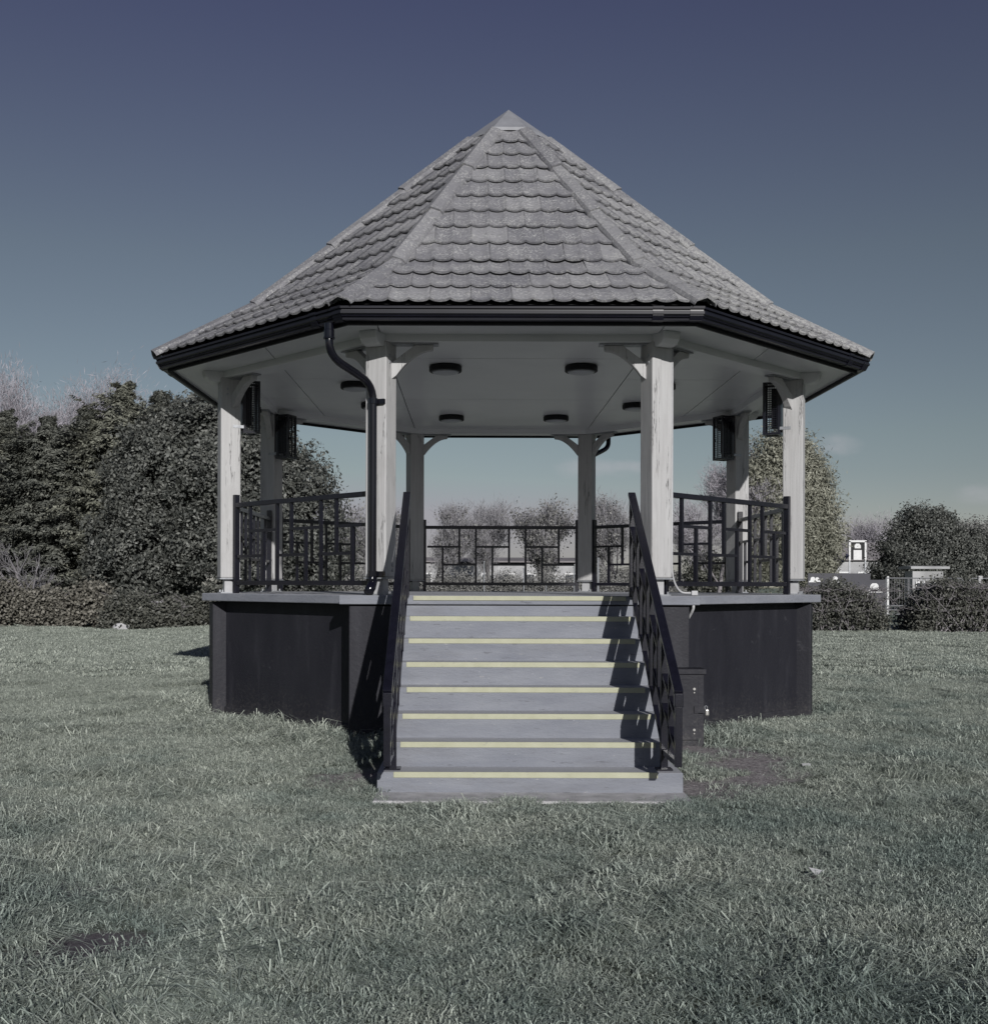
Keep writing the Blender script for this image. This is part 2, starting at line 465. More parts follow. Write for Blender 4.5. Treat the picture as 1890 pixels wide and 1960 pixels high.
MCONL = mat_leaf("golden_conifer_leaf", (0.068, 0.071, 0.058), (0.28, 0.283, 0.23), 0.6, 0.3, 0.08)
MHED = mat_leaf("hedge_leaf", (0.06, 0.056, 0.046), (0.26, 0.247, 0.212), 0.6, 0.3, 0.1)
MSHR = mat_leaf("shrub_leaf", (0.038, 0.041, 0.034), (0.16, 0.16, 0.138), 0.5, 0.35, 0.08)
MWIL = mat_leaf("willow_leaf", (0.17, 0.17, 0.135), (0.42, 0.42, 0.345), 0.6, 0.3, 0.15)
MFUZ = mat_leaf("fine_twig_pale", (0.20, 0.19, 0.205), (0.50, 0.475, 0.52), 0.8, 0.2, 0.1)
MFUG = mat_leaf("fine_twig_grey", (0.15, 0.148, 0.158), (0.38, 0.37, 0.39), 0.8, 0.2, 0.1)
MFAR = mat_leaf("park_tree_leaf", (0.12, 0.12, 0.115), (0.32, 0.315, 0.30), 0.6, 0.3, 0.1)

# ------------------------------------------------------------------ ground
PATCH = [  # bare worn places: x, y, rx, ry, how bare
    (1.72, -4.02, 0.52, 0.52, 0.95), (1.45, -4.75, 0.40, 0.42, 0.85), (-1.25, -4.55, 0.30, 0.45, 0.8),
    (-2.31, -7.42, 0.36, 0.25, 1.), (-1.94, -8.31, 0.25, 0.30, 1.), 
    (7.3, 4.6, 1.1, 0.45, 0.8), (7.0, 3.3, 0.8, 0.3, 0.7), (-3.2, -2.4, 0.5, 0.35, 0.5), (1.62, -3.6, 0.5, 0.35, 0.9),
    (1.5, -7.1, 0.28, 0.14, 0.45)]
def sstep(a, b, x): t = np.clip((x - a) / (b - a), 0, 1); return t * t * (3 - 2 * t)
def gh(x, y):
    x = np.asarray(x, float); y = np.asarray(y, float)
    h = 0.115 * sstep(-5.4, -3.3, y) 
    far = sstep(4.5, 9.0, np.hypot(x, y + 1))
    h = h + far * (0.035 * np.sin(x * 0.55 + 1.3) * np.cos(y * 0.47) + 0.02 * np.sin(x * 1.3 + y * 0.9))
    side = np.clip(1 - np.abs(y + 5.0) / 1.6, 0, 1) * sstep(1.15, 1.7, np.abs(x)) * (1 - sstep(3.2, 4.5, np.abs(x)))
    return h + 0.03 * side + 0.016 * (1 - sstep(-5.40, -5.25, y))
def bare(x, y):
    x = np.asarray(x, float); y = np.asarray(y, float)
    b = np.zeros_like(x)
    wob = 0.25 * np.sin(x * 7.1 + y * 3.3) + 0.25 * np.sin(y * 9.7 - x * 4.1) + 0.15 * np.sin(x * 19 + y * 15)
    for (cx, cy, rx, ry, s) in PATCH:
        r = np.sqrt(((x - cx) / rx) ** 2 + ((y - cy) / ry) ** 2) + wob * 0.6
        b = np.maximum(b, s * (1 - sstep(0.65, 1.15, r)))
    return b

gx = np.concatenate([-np.geomspace(400, 14, 18), np.arange(-13, -4, 0.25), np.arange(-4, 4, 0.07), np.arange(4, 13.01, 0.25), np.geomspace(14, 400, 18)])
gy = np.concatenate([[-60, -40, -28, -20, -15], np.arange(-12, -9, 0.25), np.arange(-9, -3, 0.07), np.arange(-3, 6.01, 0.25), np.arange(7, 30, 1.0), np.geomspace(31, 600, 22)])
X, Y = np.meshgrid(gx, gy)
Z = gh(X, Y)
nx, ny = len(gx), len(gy)
V = np.stack([X.ravel(), Y.ravel(), Z.ravel()], 1)
idx = np.arange(nx * ny).reshape(ny, nx)
F = np.stack([idx[:-1, :-1].ravel(), idx[:-1, 1:].ravel(), idx[1:, 1:].ravel(), idx[1:, :-1].ravel()], 1)
me = bpy.data.meshes.new("lawn")
me.from_pydata(V.tolist(), [], F.tolist()); me.update()
a = me.attributes.new("turf", 'FLOAT', 'POINT')
a.data.foreach_set("value", np.clip(1 - 1.5 * bare(V[:, 0], V[:, 1]), 0, 1).astype(np.float32))
dmp = np.zeros(len(V))
for (cx, cy, rr_) in ((-2.31, -7.42, .45), (-1.94, -8.31, .4)):
    dmp = np.maximum(dmp, 1 - sstep(.6, 1.2, np.hypot(V[:, 0] - cx, V[:, 1] - cy) / rr_))
me.attributes.new("damp", 'FLOAT', 'POINT').data.foreach_set("value", dmp.astype(np.float32))
for p in me.polygons: p.use_smooth = True
lawn = mobj("lawn", me, ML)
tag(lawn, "mown park lawn with worn bare patches", kind='structure')

# ------------------------------------------------------------------ bandstand
BS = empty("bandstand")
tag(BS, "octagonal park bandstand with grey tiled roof, white timber posts and black plinth", "bandstand")
A = 2.9; DECK = 1.36; CEIL = 3.62; BEAM = 3.555
T8 = math.tan(R(22.5))
def octa(ap, z=None, rot=0):
    Rr = ap / math.cos(R(22.5))
    return [(Rr * math.sin(R(45 * k + 22.5 + rot)), -Rr * math.cos(R(45 * k + 22.5 + rot))) for k in range(8)]

# plinth
plinth = MB().prism(octa(2.93), -0.1, 1.26).build("plinth", MWALL, BS)
for k in range(8):
    if k == 0: continue
    az = R(45 * k)
    n = Vector((math.sin(az), -math.cos(az), 0)); t = Vector((math.cos(az), math.sin(az), 0))
    half = 2.98 * T8
    rot = Matrix((t, -n, Vector((0, 0, 1)))).transposed()
    MB().box(n * 2.955 + Vector((0, 0, 0.59)), (2 * half, 0.05, 1.372), rot).build("wall_panel", MWALL, plinth)
    MB().box(n * 2.975 + Vector((0, 0, 0.06)), (2 * half + 0.02, 0.042, 0.30), rot).build("skirting", MWALL, plinth, bevel=0.012)
for k in range(8):
    az = R(45 * k + 22.5)
    if k in (0, 7): continue
    n = Vector((math.sin(az), -math.cos(az), 0)); t = Vector((math.cos(az), math.sin(az), 0))
    rot = Matrix((t, -n, Vector((0, 0, 1)))).transposed()
    MB().box(n * 3.20 + Vector((0, 0, 0.585)), (0.205, 0.236, 1.378), rot).build("pier", MWALL, plinth, bevel=0.008)
MB().box((0, -2.86, 0.585), (2.90, 0.56, 1.374)).build("landing_block", MWALL, plinth, bevel=0.008)

# deck
o8 = octa(3.15)
c = 3.15 * math.sqrt(2)
poly = [(1.53, -3.19), (1.53, -(c - 1.53))] + [o8[k] for k in range(1, 7)] + [(-1.53, -(c - 1.53)), (-1.53, -3.19)]
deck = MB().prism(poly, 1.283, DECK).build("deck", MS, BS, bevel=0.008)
strip = MB()
strip.box((0, -3.1935, DECK - 0.022), (1.80, 0.011, 0.038))
strip.build("nosing_strip", MYEL, deck, bevel=0.002, seg=1)

# posts (local x points outwards)
PR = A / math.cos(R(22.5))
PW = 0.202
post0 = MB().box((0, 0, (DECK + 0.155 + BEAM) / 2), (PW, PW, BEAM - DECK - 0.155)).build("post", MW, BS, bevel=0.012)
MB().box((0, 0, DECK + 0.148), (0.215, 0.215, 0.012)).build("cap_plate", MZINC, post0)
MB().box((0, 0, DECK + 0.075), (0.105, 0.105, 0.134)).build("steel_foot", MGREYP, post0, bevel=0.004)
MB().box((0, 0, DECK + 0.006), (0.19, 0.19, 0.012)).build("base_plate", MZINC, post0)
for (dx, dy) in ((-.075, -.075), (.075, -.075), (.075, .075), (-.075, .075)):
    MB().tube([(dx, dy, DECK + .01), (dx, dy, DECK + .035)], 0.010, 6).build("anchor_bolt", MZINC, post0)
for s in (-1, 1):
    for (bz, bx) in ((3.44, .035), (3.385, .035), (1.62, -.03), (1.575, -.03)):
        MB().tube([(bx, s * PW / 2, bz), (bx, s * (PW / 2 + .008), bz)], 0.014, 8).build("bolt", MZINC, post0)
    # curved knee brace towards the neighbouring post
    ang = R(22.5)
    d = Vector((-math.sin(ang), s * math.cos(ang), 0)); q = Vector((math.cos(ang), s * math.sin(ang), 0))
    prof = [(0.085, 3.235), (0.135, 3.275)]
    for i in range(9):
        t = i / 8
        prof.append((0.135 + 0.305 * t, 3.275 + 0.218 * (1 - (1 - t) ** 1.9)))
    prof += [(0.452, 3.497), (0.458, 3.54), (0.30, 3.54), (0.105, 3.395), (0.085, 3.38)]
    MB().prism(prof, -0.035, 0.035, fn=lambda p: d * p.x + q * p.z + Vector((0, 0, p.y))).build("knee_brace", MW, post0, fix=True, bevel=0.004, seg=1)
    MB().box(d * 0.29 + Vector((0, 0, 3.5465)), (0.42, 0.10, 0.010), Matrix((d, d.cross(Vector((0, 0, -1))), Vector((0, 0, 1)))).transposed()).build("brace_plate", MZINC, post0)
be = [(0.06, 3.60), (0.06, 3.515), (0.15, 3.505), (0.21, 3.52), (0.25, 3.555), (0.262, 3.60), (0.262, 3.625), (0.06, 3.625)]
MB().prism(be, -0.08, 0.08, fn=lambda p: Vector((p.x, p.z, p.y))).build("beam_end", MC, post0, fix=True, bevel=0.012)
for k in range(8):
    az = R(45 * k + 22.5)
    o = post0 if k == 0 else copy_tree(post0, BS)
    o.location = (PR * math.sin(az), -PR * math.cos(az), 0)
    o.rotation_euler = (0, 0, az - R(90))

# ring beam: eight boarded lengths
ring = None
for k in range(8):
    i0, i1 = octa(2.80), octa(3.00)
    a0, a1, b0, b1 = i0[k - 1], i0[k], i1[k - 1], i1[k]
    o = MB().prism([a0, b0, b1, a1], BEAM, CEIL + 0.004).build("ring_beam", MC, BS, fix=True, bevel=0.004, seg=1)

# ceiling boards
ceil_ = MB().prism(octa(3.462), CEIL + 0.03, CEIL + 0.034).build("ceiling", MUND, BS)
cols = [(-3.6, -2.3, (0.3,)), (-2.3, -1.2, (-0.9, 1.1)), (-1.2, 1.2, (-1.97, 0.37, 2.57)), (1.2, 2.3, (-0.9, 1.1)), (2.3, 3.6, (0.3,))]
for (x0, x1, js) in cols:
    ys = [-3.6] + list(js) + [3.6]
    for y0, y1 in zip(ys[:-1], ys[1:]):
        g = 0.005
        b = MB().box(((x0 + x1) / 2, (y0 + y1) / 2, CEIL + 0.009), (x1 - x0 - 2 * g, y1 - y0 - 2 * g, 0.018))
        me = b.mesh("ceiling_panel", MC)
        bm = bmesh.new(); bm.from_mesh(me)
        for k in range(8):
            az = R(45 * k); n = Vector((math.sin(az), -math.cos(az), 0))
            r = bmesh.ops.bisect_plane(bm, geom=bm.verts[:] + bm.edges[:] + bm.faces[:], plane_co=n * 3.465, plane_no=n, clear_outer=True)
            ed = [e for e in r['geom_cut'] if isinstance(e, bmesh.types.BMEdge)]
            if ed: bmesh.ops.holes_fill(bm, edges=bm.edges[:], sides=12)
        if len(bm.faces): bmesh.ops.recalc_face_normals(bm, faces=bm.faces); bm.to_mesh(me); mobj("ceiling_panel", me, None, ceil_)
        bm.free()

# fascia + gutter
def sweep(prof, k, ext=0.0):
    az = R(45 * k); n = Vector((math.sin(az), -math.cos(az), 0)); t = Vector((math.cos(az), math.sin(az), 0))
    P = []
    for s in (-1, 1):
        for (e, z) in prof: P.append(n * e + t * (s * (e * T8 - 0.001)) + Vector((0, 0, z)))
    m_ = len(prof)
    Fc = [(i, (i + 1) % m_, m_ + (i + 1) % m_, m_ + i) for i in range(m_)]
    return P, Fc + [tuple(range(m_ - 1, -1, -1)), tuple(range(m_, 2 * m_))]
gprof = [(3.470, 3.605), (3.520, 3.600), (3.538, 3.606), (3.541, 3.624), (3.533, 3.627), (3.535, 3.632), (3.556, 3.638), (3.551, 3.645),
         (3.556, 3.652), (3.572, 3.664), (3.574, 3.690), (3.560, 3.695), (3.558, 3.708), (3.577, 3.714), (3.579, 3.735), (3.571, 3.741), (3.560, 3.737),
         (3.558, 3.66), (3.535, 3.618), (3.482, 3.614), (3.482, 3.735), (3.470, 3.735)]
gprof = [(e, 3.608 + (z - 3.600) * 0.80) for (e, z) in gprof]
fprof = [(3.448, 3.585), (3.468, 3.585), (3.468, 3.752), (3.448, 3.752)]
gut = empty("gutter", parent=BS)
for k in range(8):
    P, Fc = sweep(gprof, k); MB().add(P, Fc).build("gutter_length", MPVC, gut, fix=True)
    P, Fc = sweep(fprof, k); MB().add(P, Fc).build("fascia_board", MRUB, BS, fix=True)
    # corner angle piece, two unions
    az = R(45 * k); n = Vector((math.sin(az), -math.cos(az), 0)); t = Vector((math.cos(az), math.sin(az), 0))
    for (s0, s1) in ((1.06, 1.15), (1.365, 1.478)):
        pr = [(e + 0.004 if e > 3.5 else e - 0.0005, z + (0.004 if z > 3.69 else -0.004 if z < 3.617 else 0)) for (e, z) in gprof[:17]] + [(3.564, 3.69), (3.564, 3.65), (3.545, 3.613), (3.476, 3.614)]
        m_ = len(pr)
        P = [n * e + t * s + Vector((0, 0, z)) for s in (s0, s1 if s1 < 1.4 else None) if s is not None for (e, z) in pr]
        if s1 > 1.4: P += [n * e + t * (e * T8 - 0.0015) + Vector((0, 0, z)) for (e, z) in pr]
        Fc = [(i, (i + 1) % m_, m_ + (i + 1) % m_, m_ + i) for i in range(m_)] + [tuple(range(m_ - 1, -1, -1)), tuple(range(m_, 2 * m_))]
        MB().add(P, Fc).build("gutter_union", MPVC, gut, fix=True)

# roof
E1, E2, E3 = 0.40, 2.60, 3.53
def zr(e):
    return 6.815 - 0.95 * e if e <= E2 else (6.815 - 0.95 * E2) - 0.65 * (e - E2)
und = MB()
for k in range(8):
    az = R(45 * k); n = Vector((math.sin(az), -math.cos(az), 0)); t = Vector((math.cos(az), math.sin(az), 0))
    for (ea, eb) in ((0.02, E2), (E2, E3 - 0.03)):
        P = [n * e + t * (s * e * T8) + Vector((0, 0, zr(e) - 0.012)) for (e, s) in ((ea, -1), (eb, -1), (eb, 1), (ea, 1))]
        und.add(P, [(0, 1, 2, 3)])
roof = und.build("roof", MUND, BS)

TW, NW = 0.336, 2
def tile_shape(L):
    """double pantile: u across, v up the slope, n out"""
    seg = 7
    us = [TW * i / (seg * NW) for i in range(seg * NW + 1)]
    prof = [0.022 * (1 - math.sin(math.pi * ((u / (TW / NW)) % 1.0 if i < seg * NW else 0.0)) ** 0.62) for i, u in enumerate(us)]
    V_, F_ = [], []
    n_ = len(us)
    rows = [(0.0, 0.040, 0), (L, 0.004, 0), (0.0, 0.040, -0.018), (L, 0.004, -0.012)]
    for (v, off, th) in rows:
        for u, p in zip(us, prof): V_.append((u - TW / 2, v, off + p + th))
    for i in range(n_ - 1):
        F_.append((i, i + 1, n_ + i + 1, n_ + i))
        F_.append((2 * n_ + i + 1, 2 * n_ + i, 3 * n_ + i, 3 * n_ + i + 1))
        F_.append((2 * n_ + i, 2 * n_ + i + 1, i + 1, i))
    F_.append((0, n_, 3 * n_, 2 * n_)); F_.append((n_ - 1, 3 * n_ - 1, 4 * n_ - 1, 2 * n_ - 1)[::-1] if False else (n_ - 1, 2 * n_ + n_ - 1, 3 * n_ + n_ - 1, n_ + n_ - 1))
    return V_, F_
segs = [(E2, E3, 3, 0.65), (E1, E2, 9, 0.95)]
tile_cache = {}
rest = MB()
def place_tiles(k, single):
    az = R(45 * k); n = Vector((math.sin(az), -math.cos(az), 0)); t = Vector((math.cos(az), math.sin(az), 0))
    row = 0
    for (ea, eb, cnt, sl) in segs:
        th = math.atan(sl)
        up = Vector((0, 0, 1)) * math.sin(th) - n * math.cos(th)
        nn = t.cross(up)
        Lr = (eb - ea) / math.cos(th) / cnt
        Lt = Lr + 0.06
        key = round(Lt, 3)
        if key not in tile_cache:
            V_, F_ = tile_shape(Lt)
            me = bpy.data.meshes.new("roof_tile"); me.from_pydata(V_, [], F_); me.update(); me.materials.append(MT)
            for p in me.polygons: p.use_smooth = p.normal.z > 0.6
            tile_cache[key] = me
        base = tile_cache[key]
        for c_ in range(cnt):
            e0 = eb - c_ * Lr * math.cos(th)
            org = n * e0 + Vector((0, 0, zr(e0)))
            half = e0 * T8
            shift = 0.084 + (TW / 2 if row % 2 else 0.0)
            m0 = -int((half + TW) / TW) - 1
            for j in range(m0, -m0 + 1):
                uc = j * TW + shift
                lo, hi = uc - TW / 2, uc + TW / 2
                if lo > half or hi < -half: continue
                half_t = (e0 - Lt * math.cos(th)) * T8
                jit = Matrix.Rotation(rnd.gauss(0, 0.006), 4, 'Z') @ Matrix.Rotation(rnd.gauss(0, 0.008), 4, 'X')
                M4 = Matrix.Identity(4)
                for i, ax in enumerate((t, up, nn)):
                    M4[0][i], M4[1][i], M4[2][i] = ax
                M4.translation = org + t * uc + nn * rnd.uniform(0, 0.003)
                M4 = M4 @ jit
                me = base
                if max(abs(lo), abs(hi)) > half_t - 0.01:
                    bm = bmesh.new(); bm.from_mesh(base)
                    for s in (-1, 1):
                        # s*(u+uc) <= T8*(e0 - v cos)
                        no = Vector((s, T8 * math.cos(th), 0)); dd = T8 * e0 - s * uc
                        bmesh.ops.bisect_plane(bm, geom=bm.verts[:] + bm.edges[:] + bm.faces[:], plane_co=no * (dd / no.length_squared), plane_no=no, clear_outer=True)
                    if len(bm.faces) < 4: bm.free(); continue
                    me = bpy.data.meshes.new("roof_tile"); bm.to_mesh(me); bm.free()
                    if not me.materials: me.materials.append(MT)
                if single:
                    o = mobj("roof_tile", me, None, roof); o.matrix_local = M4
                else:
                    rest.add([M4 @ v.co for v in me.vertices], [tuple(p.vertices) for p in me.polygons])
            row += 1
for k in range(8):
    place_tiles(k, k in (0, 1, 7))
tag(rest.build("far_side_tiles", MT, roof), kind='stuff')

# hip tiles
for k in range(8):
    az = R(45 * k + 22.5)
    hv = Vector((math.sin(az), -math.cos(az), 0))
    az1, az2 = R(45 * k), R(45 * (k + 1))
    pieces = [(0.42, 1.16, .95), (1.11, 1.90, .95), (1.85, 2.65, .95), (2.57, 3.575, .65)]
    for (ea, eb, sl) in pieces:
        P = []
        for (e, lift) in ((eb, 0.030), (ea, 0.008)):
            ctr = hv * (e / math.cos(R(22.5))) + Vector((0, 0, zr(e) if sl > .9 or e > E2 else zr(E2) + (E2 - e) * .65))
            hd = (hv * (1 / math.cos(R(22.5))) + Vector((0, 0, -sl))).normalized()
            pts = []
            for (a_, sgn) in ((az1, -1), (az2, 1)):
                nf = Vector((math.sin(a_) * sl, -math.cos(a_) * sl, 1)).normalized()
                w = nf.cross(hd) * (1 if nf.cross(hd).dot(Vector((math.cos(az), math.sin(az), 0))) * sgn > 0 else -1)
                pts.append((nf, w))
            (n1, w1), (n2, w2) = pts
            upv = (n1 + n2).normalized()
            top = [ctr + w1 * 0.094 + n1 * (0.018 + lift), ctr + w1 * 0.075 + n1 * (0.045 + lift), ctr + w1 * 0.04 + upv * (0.058 + lift), ctr + upv * (0.066 + lift),
                   ctr + w2 * 0.04 + upv * (0.058 + lift), ctr + w2 * 0.075 + n2 * (0.045 + lift), ctr + w2 * 0.094 + n2 * (0.018 + lift)]
            P += top + [p - upv * 0.017 for p in top]
        Fc = []
        for i in range(6):
            Fc += [(i, i + 1, 14 + i + 1, 14 + i), (7 + i, 21 + i, 21 + i + 1, 7 + i + 1), (i, 7 + i, 7 + i + 1, i + 1), (14 + i, 14 + i + 1, 21 + i + 1, 21 + i)]
        Fc += [(0, 14, 21, 7), (6, 13, 27, 20)]
        MB().add(P, Fc).build("hip_tile", MT, roof, fix=True)
# lead cap
cp = MB()
ap = Vector((0, 0, 6.855))
lo8 = [Vector((x, y, zr(0.43) + 0.075)) for (x, y) in octa(0.43)]
lo9 = [v + Vector((0, 0, -0.035)) for v in lo8]
cp.add([ap] + lo8 + lo9, [(0, 1 + i, 1 + (i + 1) % 8) for i in range(8)] + [(1 + i, 9 + i, 9 + (i + 1) % 8, 1 + (i + 1) % 8) for i in range(8)])
cp.build("roof_cap", MCAP, BS, fix=True)

# rainwater pipes
def pipe_run(pts, r, name="downpipe"):
    """rounded path"""
    out = []
    pts = [Vector(p) for p in pts]
    out.append(pts[0])
    for i in range(1, len(pts) - 1):
        a_, b_, c_ = pts[i - 1], pts[i], pts[i + 1]
        d1 = min(0.15, (b_ - a_).length * 0.45); d2 = min(0.15, (c_ - b_).length * 0.45)
        s_, e_ = b_ + (a_ - b_).normalized() * d1, b_ + (c_ - b_).normalized() * d2
        for j in range(7):
            t = j / 6; out.append(s_ * (1 - t) ** 2 + b_ * 2 * t * (1 - t) + e_ * t * t)
    out.append(pts[-1])
    return out
fa = R(-22.5)
uo = Vector((math.sin(fa), -math.cos(fa), 0)); ut = Vector((math.cos(fa), math.sin(fa), 0))
px_ = uo * (PR + 0.148)
top = Vector((-1.59, -3.405, 3.61))
path = pipe_run([top, (top.x, top.y, 3.345), (px_.x, px_.y, 3.175), (px_.x, px_.y, 1.52), px_ + uo * 0.02 + Vector((0, 0, 1.47))], 0.034)
dp = MB().tube(path, 0.034, 14).build("downpipe", MPIPE, BS, smooth=True)
MB().tube([(top.x, top.y, 3.61), (top.x, top.y, 3.56), (top.x, top.y, 3.555), (top.x, top.y, 3.50), (top.x, top.y, 3.495), (top.x, top.y, 3.485)], [.040, .040, .044, .044, .048, .048], 14).build("pipe_socket", MPIPE, dp, smooth=False)
for cz in (3.03, 1.545):
    b = MB().tube([px_ + Vector((0, 0, cz - .024)), px_ + Vector((0, 0, cz + .024))], 0.041, 14)
    b.box(px_ - uo * 0.03 + ut * 0.045 + Vector((0, 0, cz)), (0.10, 0.03, 0.042), Matrix((ut, -uo, Vector((0, 0, 1)))).transposed())
    b.build("pipe_clip", MPIPE, dp)
MB().tube([px_ + Vector((0, 0, 1.52)), px_ + Vector((0, 0, 1.475)), px_ + uo * 0.025 + Vector((0, 0, 1.43)), px_ + uo * 0.085 + Vector((0, 0, 1.385))], [.039, .041, .042, .040], 14).build("pipe_shoe", MPIPE, dp, smooth=True)
ba = R(157.5)
uo2 = Vector((math.sin(ba), -math.cos(ba), 0)); px2 = uo2 * (PR + 0.148)
MB().tube(pipe_run([(1.565, 3.405, 3.61), (1.565, 3.405, 3.44), (px2.x, px2.y, 3.26), (px2.x, px2.y, 1.40)], 0.034), 0.034, 10).build("downpipe", MPIPE, BS, smooth=True)

# ------------------------------------------------------------------ steps
ST = empty("concrete_steps", (0, -4.2, 0))
tag(ST, "flight of grey painted concrete steps with pale yellow nosing strips", "steps")
RI, TR = 0.172, 0.2487
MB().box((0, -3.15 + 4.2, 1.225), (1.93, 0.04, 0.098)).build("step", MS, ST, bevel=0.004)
for i in range(2, 9):
    zt = DECK - (i - 1) * RI
    yn = -12.53 + 9.34 - (i - 1) * TR
    hw = 1.055 if i == 8 else 0.965 + 0.0015 * i
    zb = zt - RI - 0.012 if i < 8 else -0.06
    yb = -3.141
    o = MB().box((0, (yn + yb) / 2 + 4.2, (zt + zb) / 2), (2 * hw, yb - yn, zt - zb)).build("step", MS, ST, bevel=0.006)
    w = 1.815 + rnd.uniform(-.012, .012)
    sx_ = rnd.uniform(-.006, .006) + (-0.03 if i == 8 else 0)
    MB().box((sx_, yn + 4.2 + 0.0025, zt - 0.0165), (w, 0.012, 0.040)).build("nosing_strip", MYEL, o, bevel=0.003, seg=1)
MB().box((0.005, -5.06 + 4.2, -0.010), (2.13, 0.36, 0.06)).build("base_slab", MCONC, ST, bevel=0.01)

# ------------------------------------------------------------------ stair railings
def stair_railing(x, side, label):
    t = empty("stair_railing", (x, -4.3, 0))
    tag(t, label, "railing", "railings up both sides of the steps")
    Y0 = 4.3
    zh = lambda d: 2.205 - 0.69 * (9.3 - d)
    zb = lambda d: 1.43 - 0.72 * (9.3 - d)
    P = lambda d, z, dx=0.0: (dx, d - 12.53 + Y0, z)
    # handrail: flat section with a dropped end
    hr = MB()
    hr.bar(P(9.33, zh(9.33)), P(7.19, zh(7.19)), 0.062, 0.032)
    hr.build("handrail", MBLK, t, bevel=0.006)
    MB().box(P(7.2, zh(7.2) - 0.055), (0.058, 0.05, 0.09)).build("rail_end", MBLK, t, bevel=0.005)
    MB().bar(P(9.3, zb(9.3)), P(7.70, zb(7.70)), 0.03, 0.035).build("bottom_rail", MBLK, t)
    MB().bar(P(7.70, 0.285), P(7.2, 0.285), 0.03, 0.035).build("bottom_rail", MBLK, t)
    MB().bar(P(9.3, DECK - 0.01), P(9.3, zh(9.3) - 0.02), 0.045, 0.045).build("rail_post", MBLK, t, bevel=0.003)
    MB().bar(P(7.2, 0.265), P(7.2, zh(7.2) - 0.098), 0.046, 0.046).build("rail_post", MBLK, t, bevel=0.003)
    MB().bar(P(7.735, 0.156), P(7.735, zh(7.735) - 0.02), 0.05, 0.05).build("rail_post", MBLK, t, bevel=0.003)
    MB().box(P(7.735, 0.162), (0.11, 0.11, 0.012)).build("foot_plate", MBLK, t)
    # sheared pinwheel infill
    n = 3; d0, d1 = 9.28, 7.76
    w = (d0 - d1) / n
    hs = lambda d, f: zb(d) + (zh(d) - zb(d)) * f
    def vb(d, f0, f1): MB().bar(P(d, hs(d, f0)), P(d, hs(d, f1)), 0.04, 0.028).build("bar", MBLK, t)
    def hb(da, db, f): MB().bar(P(da, hs(da, f)), P(db, hs(db, f)), 0.04, 0.028).build("bar", MBLK, t)
    for m in range(n):
        a_ = d0 - m * w
        q1, q2, e = a_ - w / 3, a_ - 2 * w / 3, a_ - w
        hb(a_, q2, 0.667); vb(q2, 1.0, 0.333); hb(q1, e, 0.333); vb(q1, 0.667, 0.0)
        if m < n - 1: vb(e, 0.0, 1.0)
    for f in (0.36, 0.68):
        z = 0.285 + (zh(7.45) - 0.285) * f
        MB().bar(P(7.71, z + 0.1), P(7.22, z - 0.15), 0.04, 0.028).build("bar", MBLK, t)
    MB().bar(P(7.46, 0.30), P(7.46, zh(7.46) - .02), 0.04, 0.028).build("bar", MBLK, t)
    return t
stair_railing(-0.955, -1, "black steel stair railing on the left side of the steps, beside the downpipe post")
stair_railing(0.945, 1, "black steel stair railing on the right side of the steps, beside the electrical cabinet")

# ------------------------------------------------------------------ railing panels
def make_panel():
    t = empty("railing_panel")
    L = 2.13; zt, zb = 0.895, 0.105; rt, rb = 0.045, 0.042
    MB().box((0, 0, zt), (L, 0.05, rt)).build("top_rail", MBLK, t, bevel=0.004)
    MB().box((0, 0, zb), (L, 0.04, rb)).build("bottom_rail", MBLK, t, bevel=0.003)
    for s in (-1, 1):
        MB().box((s * (L / 2 - 0.0), 0, 0.502), (0.046, 0.056, 1.0)).build("end_post", MBLK, t, bevel=0.003)
        for z in (zt - 0.01, zb + 0.05):
            MB().box((s * (L / 2 + 0.055), 0, z), (0.07, 0.034, 0.05)).build("bracket", MBLK, t)
    z1, z2 = zb + rb / 2, zt - rt / 2
    H = z2 - z1; w = (L - 0.046) / 3
    b_ = 0.029
    def vb(x, f0, f1): MB().box((x, 0, z1 + H * (f0 + f1) / 2), (b_, b_, H * (f1 - f0))).build("bar", MBLK, t)
    def hb(x0, x1, f): MB().box(((x0 + x1) / 2, 0, z1 + H * f), (x1 - x0 - b_, b_ * 0.96, b_ * 0.98)).build("bar", MBLK, t)
    for m in range(3):
        x0 = -L / 2 + 0.023 + m * w; q1, q2, e = x0 + w / 3, x0 + 2 * w / 3, x0 + w
        hb(x0, q2, 0.333); vb(q1, 0.333, 1.0); hb(q1, e, 0.667); vb(q2, 0.0, 0.667)
        if m < 2: vb(e, 0.0, 1.0)
    return t
pan = make_panel()
plab = {1: "black lattice railing panel between the right front post and the right corner post",
        2: "black lattice railing panel on the right side, between the two posts with caged speakers",
        3: "black lattice railing panel at the back right, beside the back post with the bent pipe",
        4: "black lattice railing panel facing the steps, between the two back posts",
        5: "black lattice railing panel at the back left, mostly hidden by the post with the downpipe",
        6: "black lattice railing panel on the left side in front of the dark evergreen tree",
        7: "black lattice railing panel ending at the post with the downpipe, left of the steps"}
for k in range(1, 8):
    o = pan if k == 1 else copy_tree(pan)
    az = R(45 * k)
    o.location = (A * math.sin(az), -A * math.cos(az), DECK)
    o.rotation_euler = (0, 0, az)
    tag(o, plab[k], "railing", "railing panels between the bandstand posts")

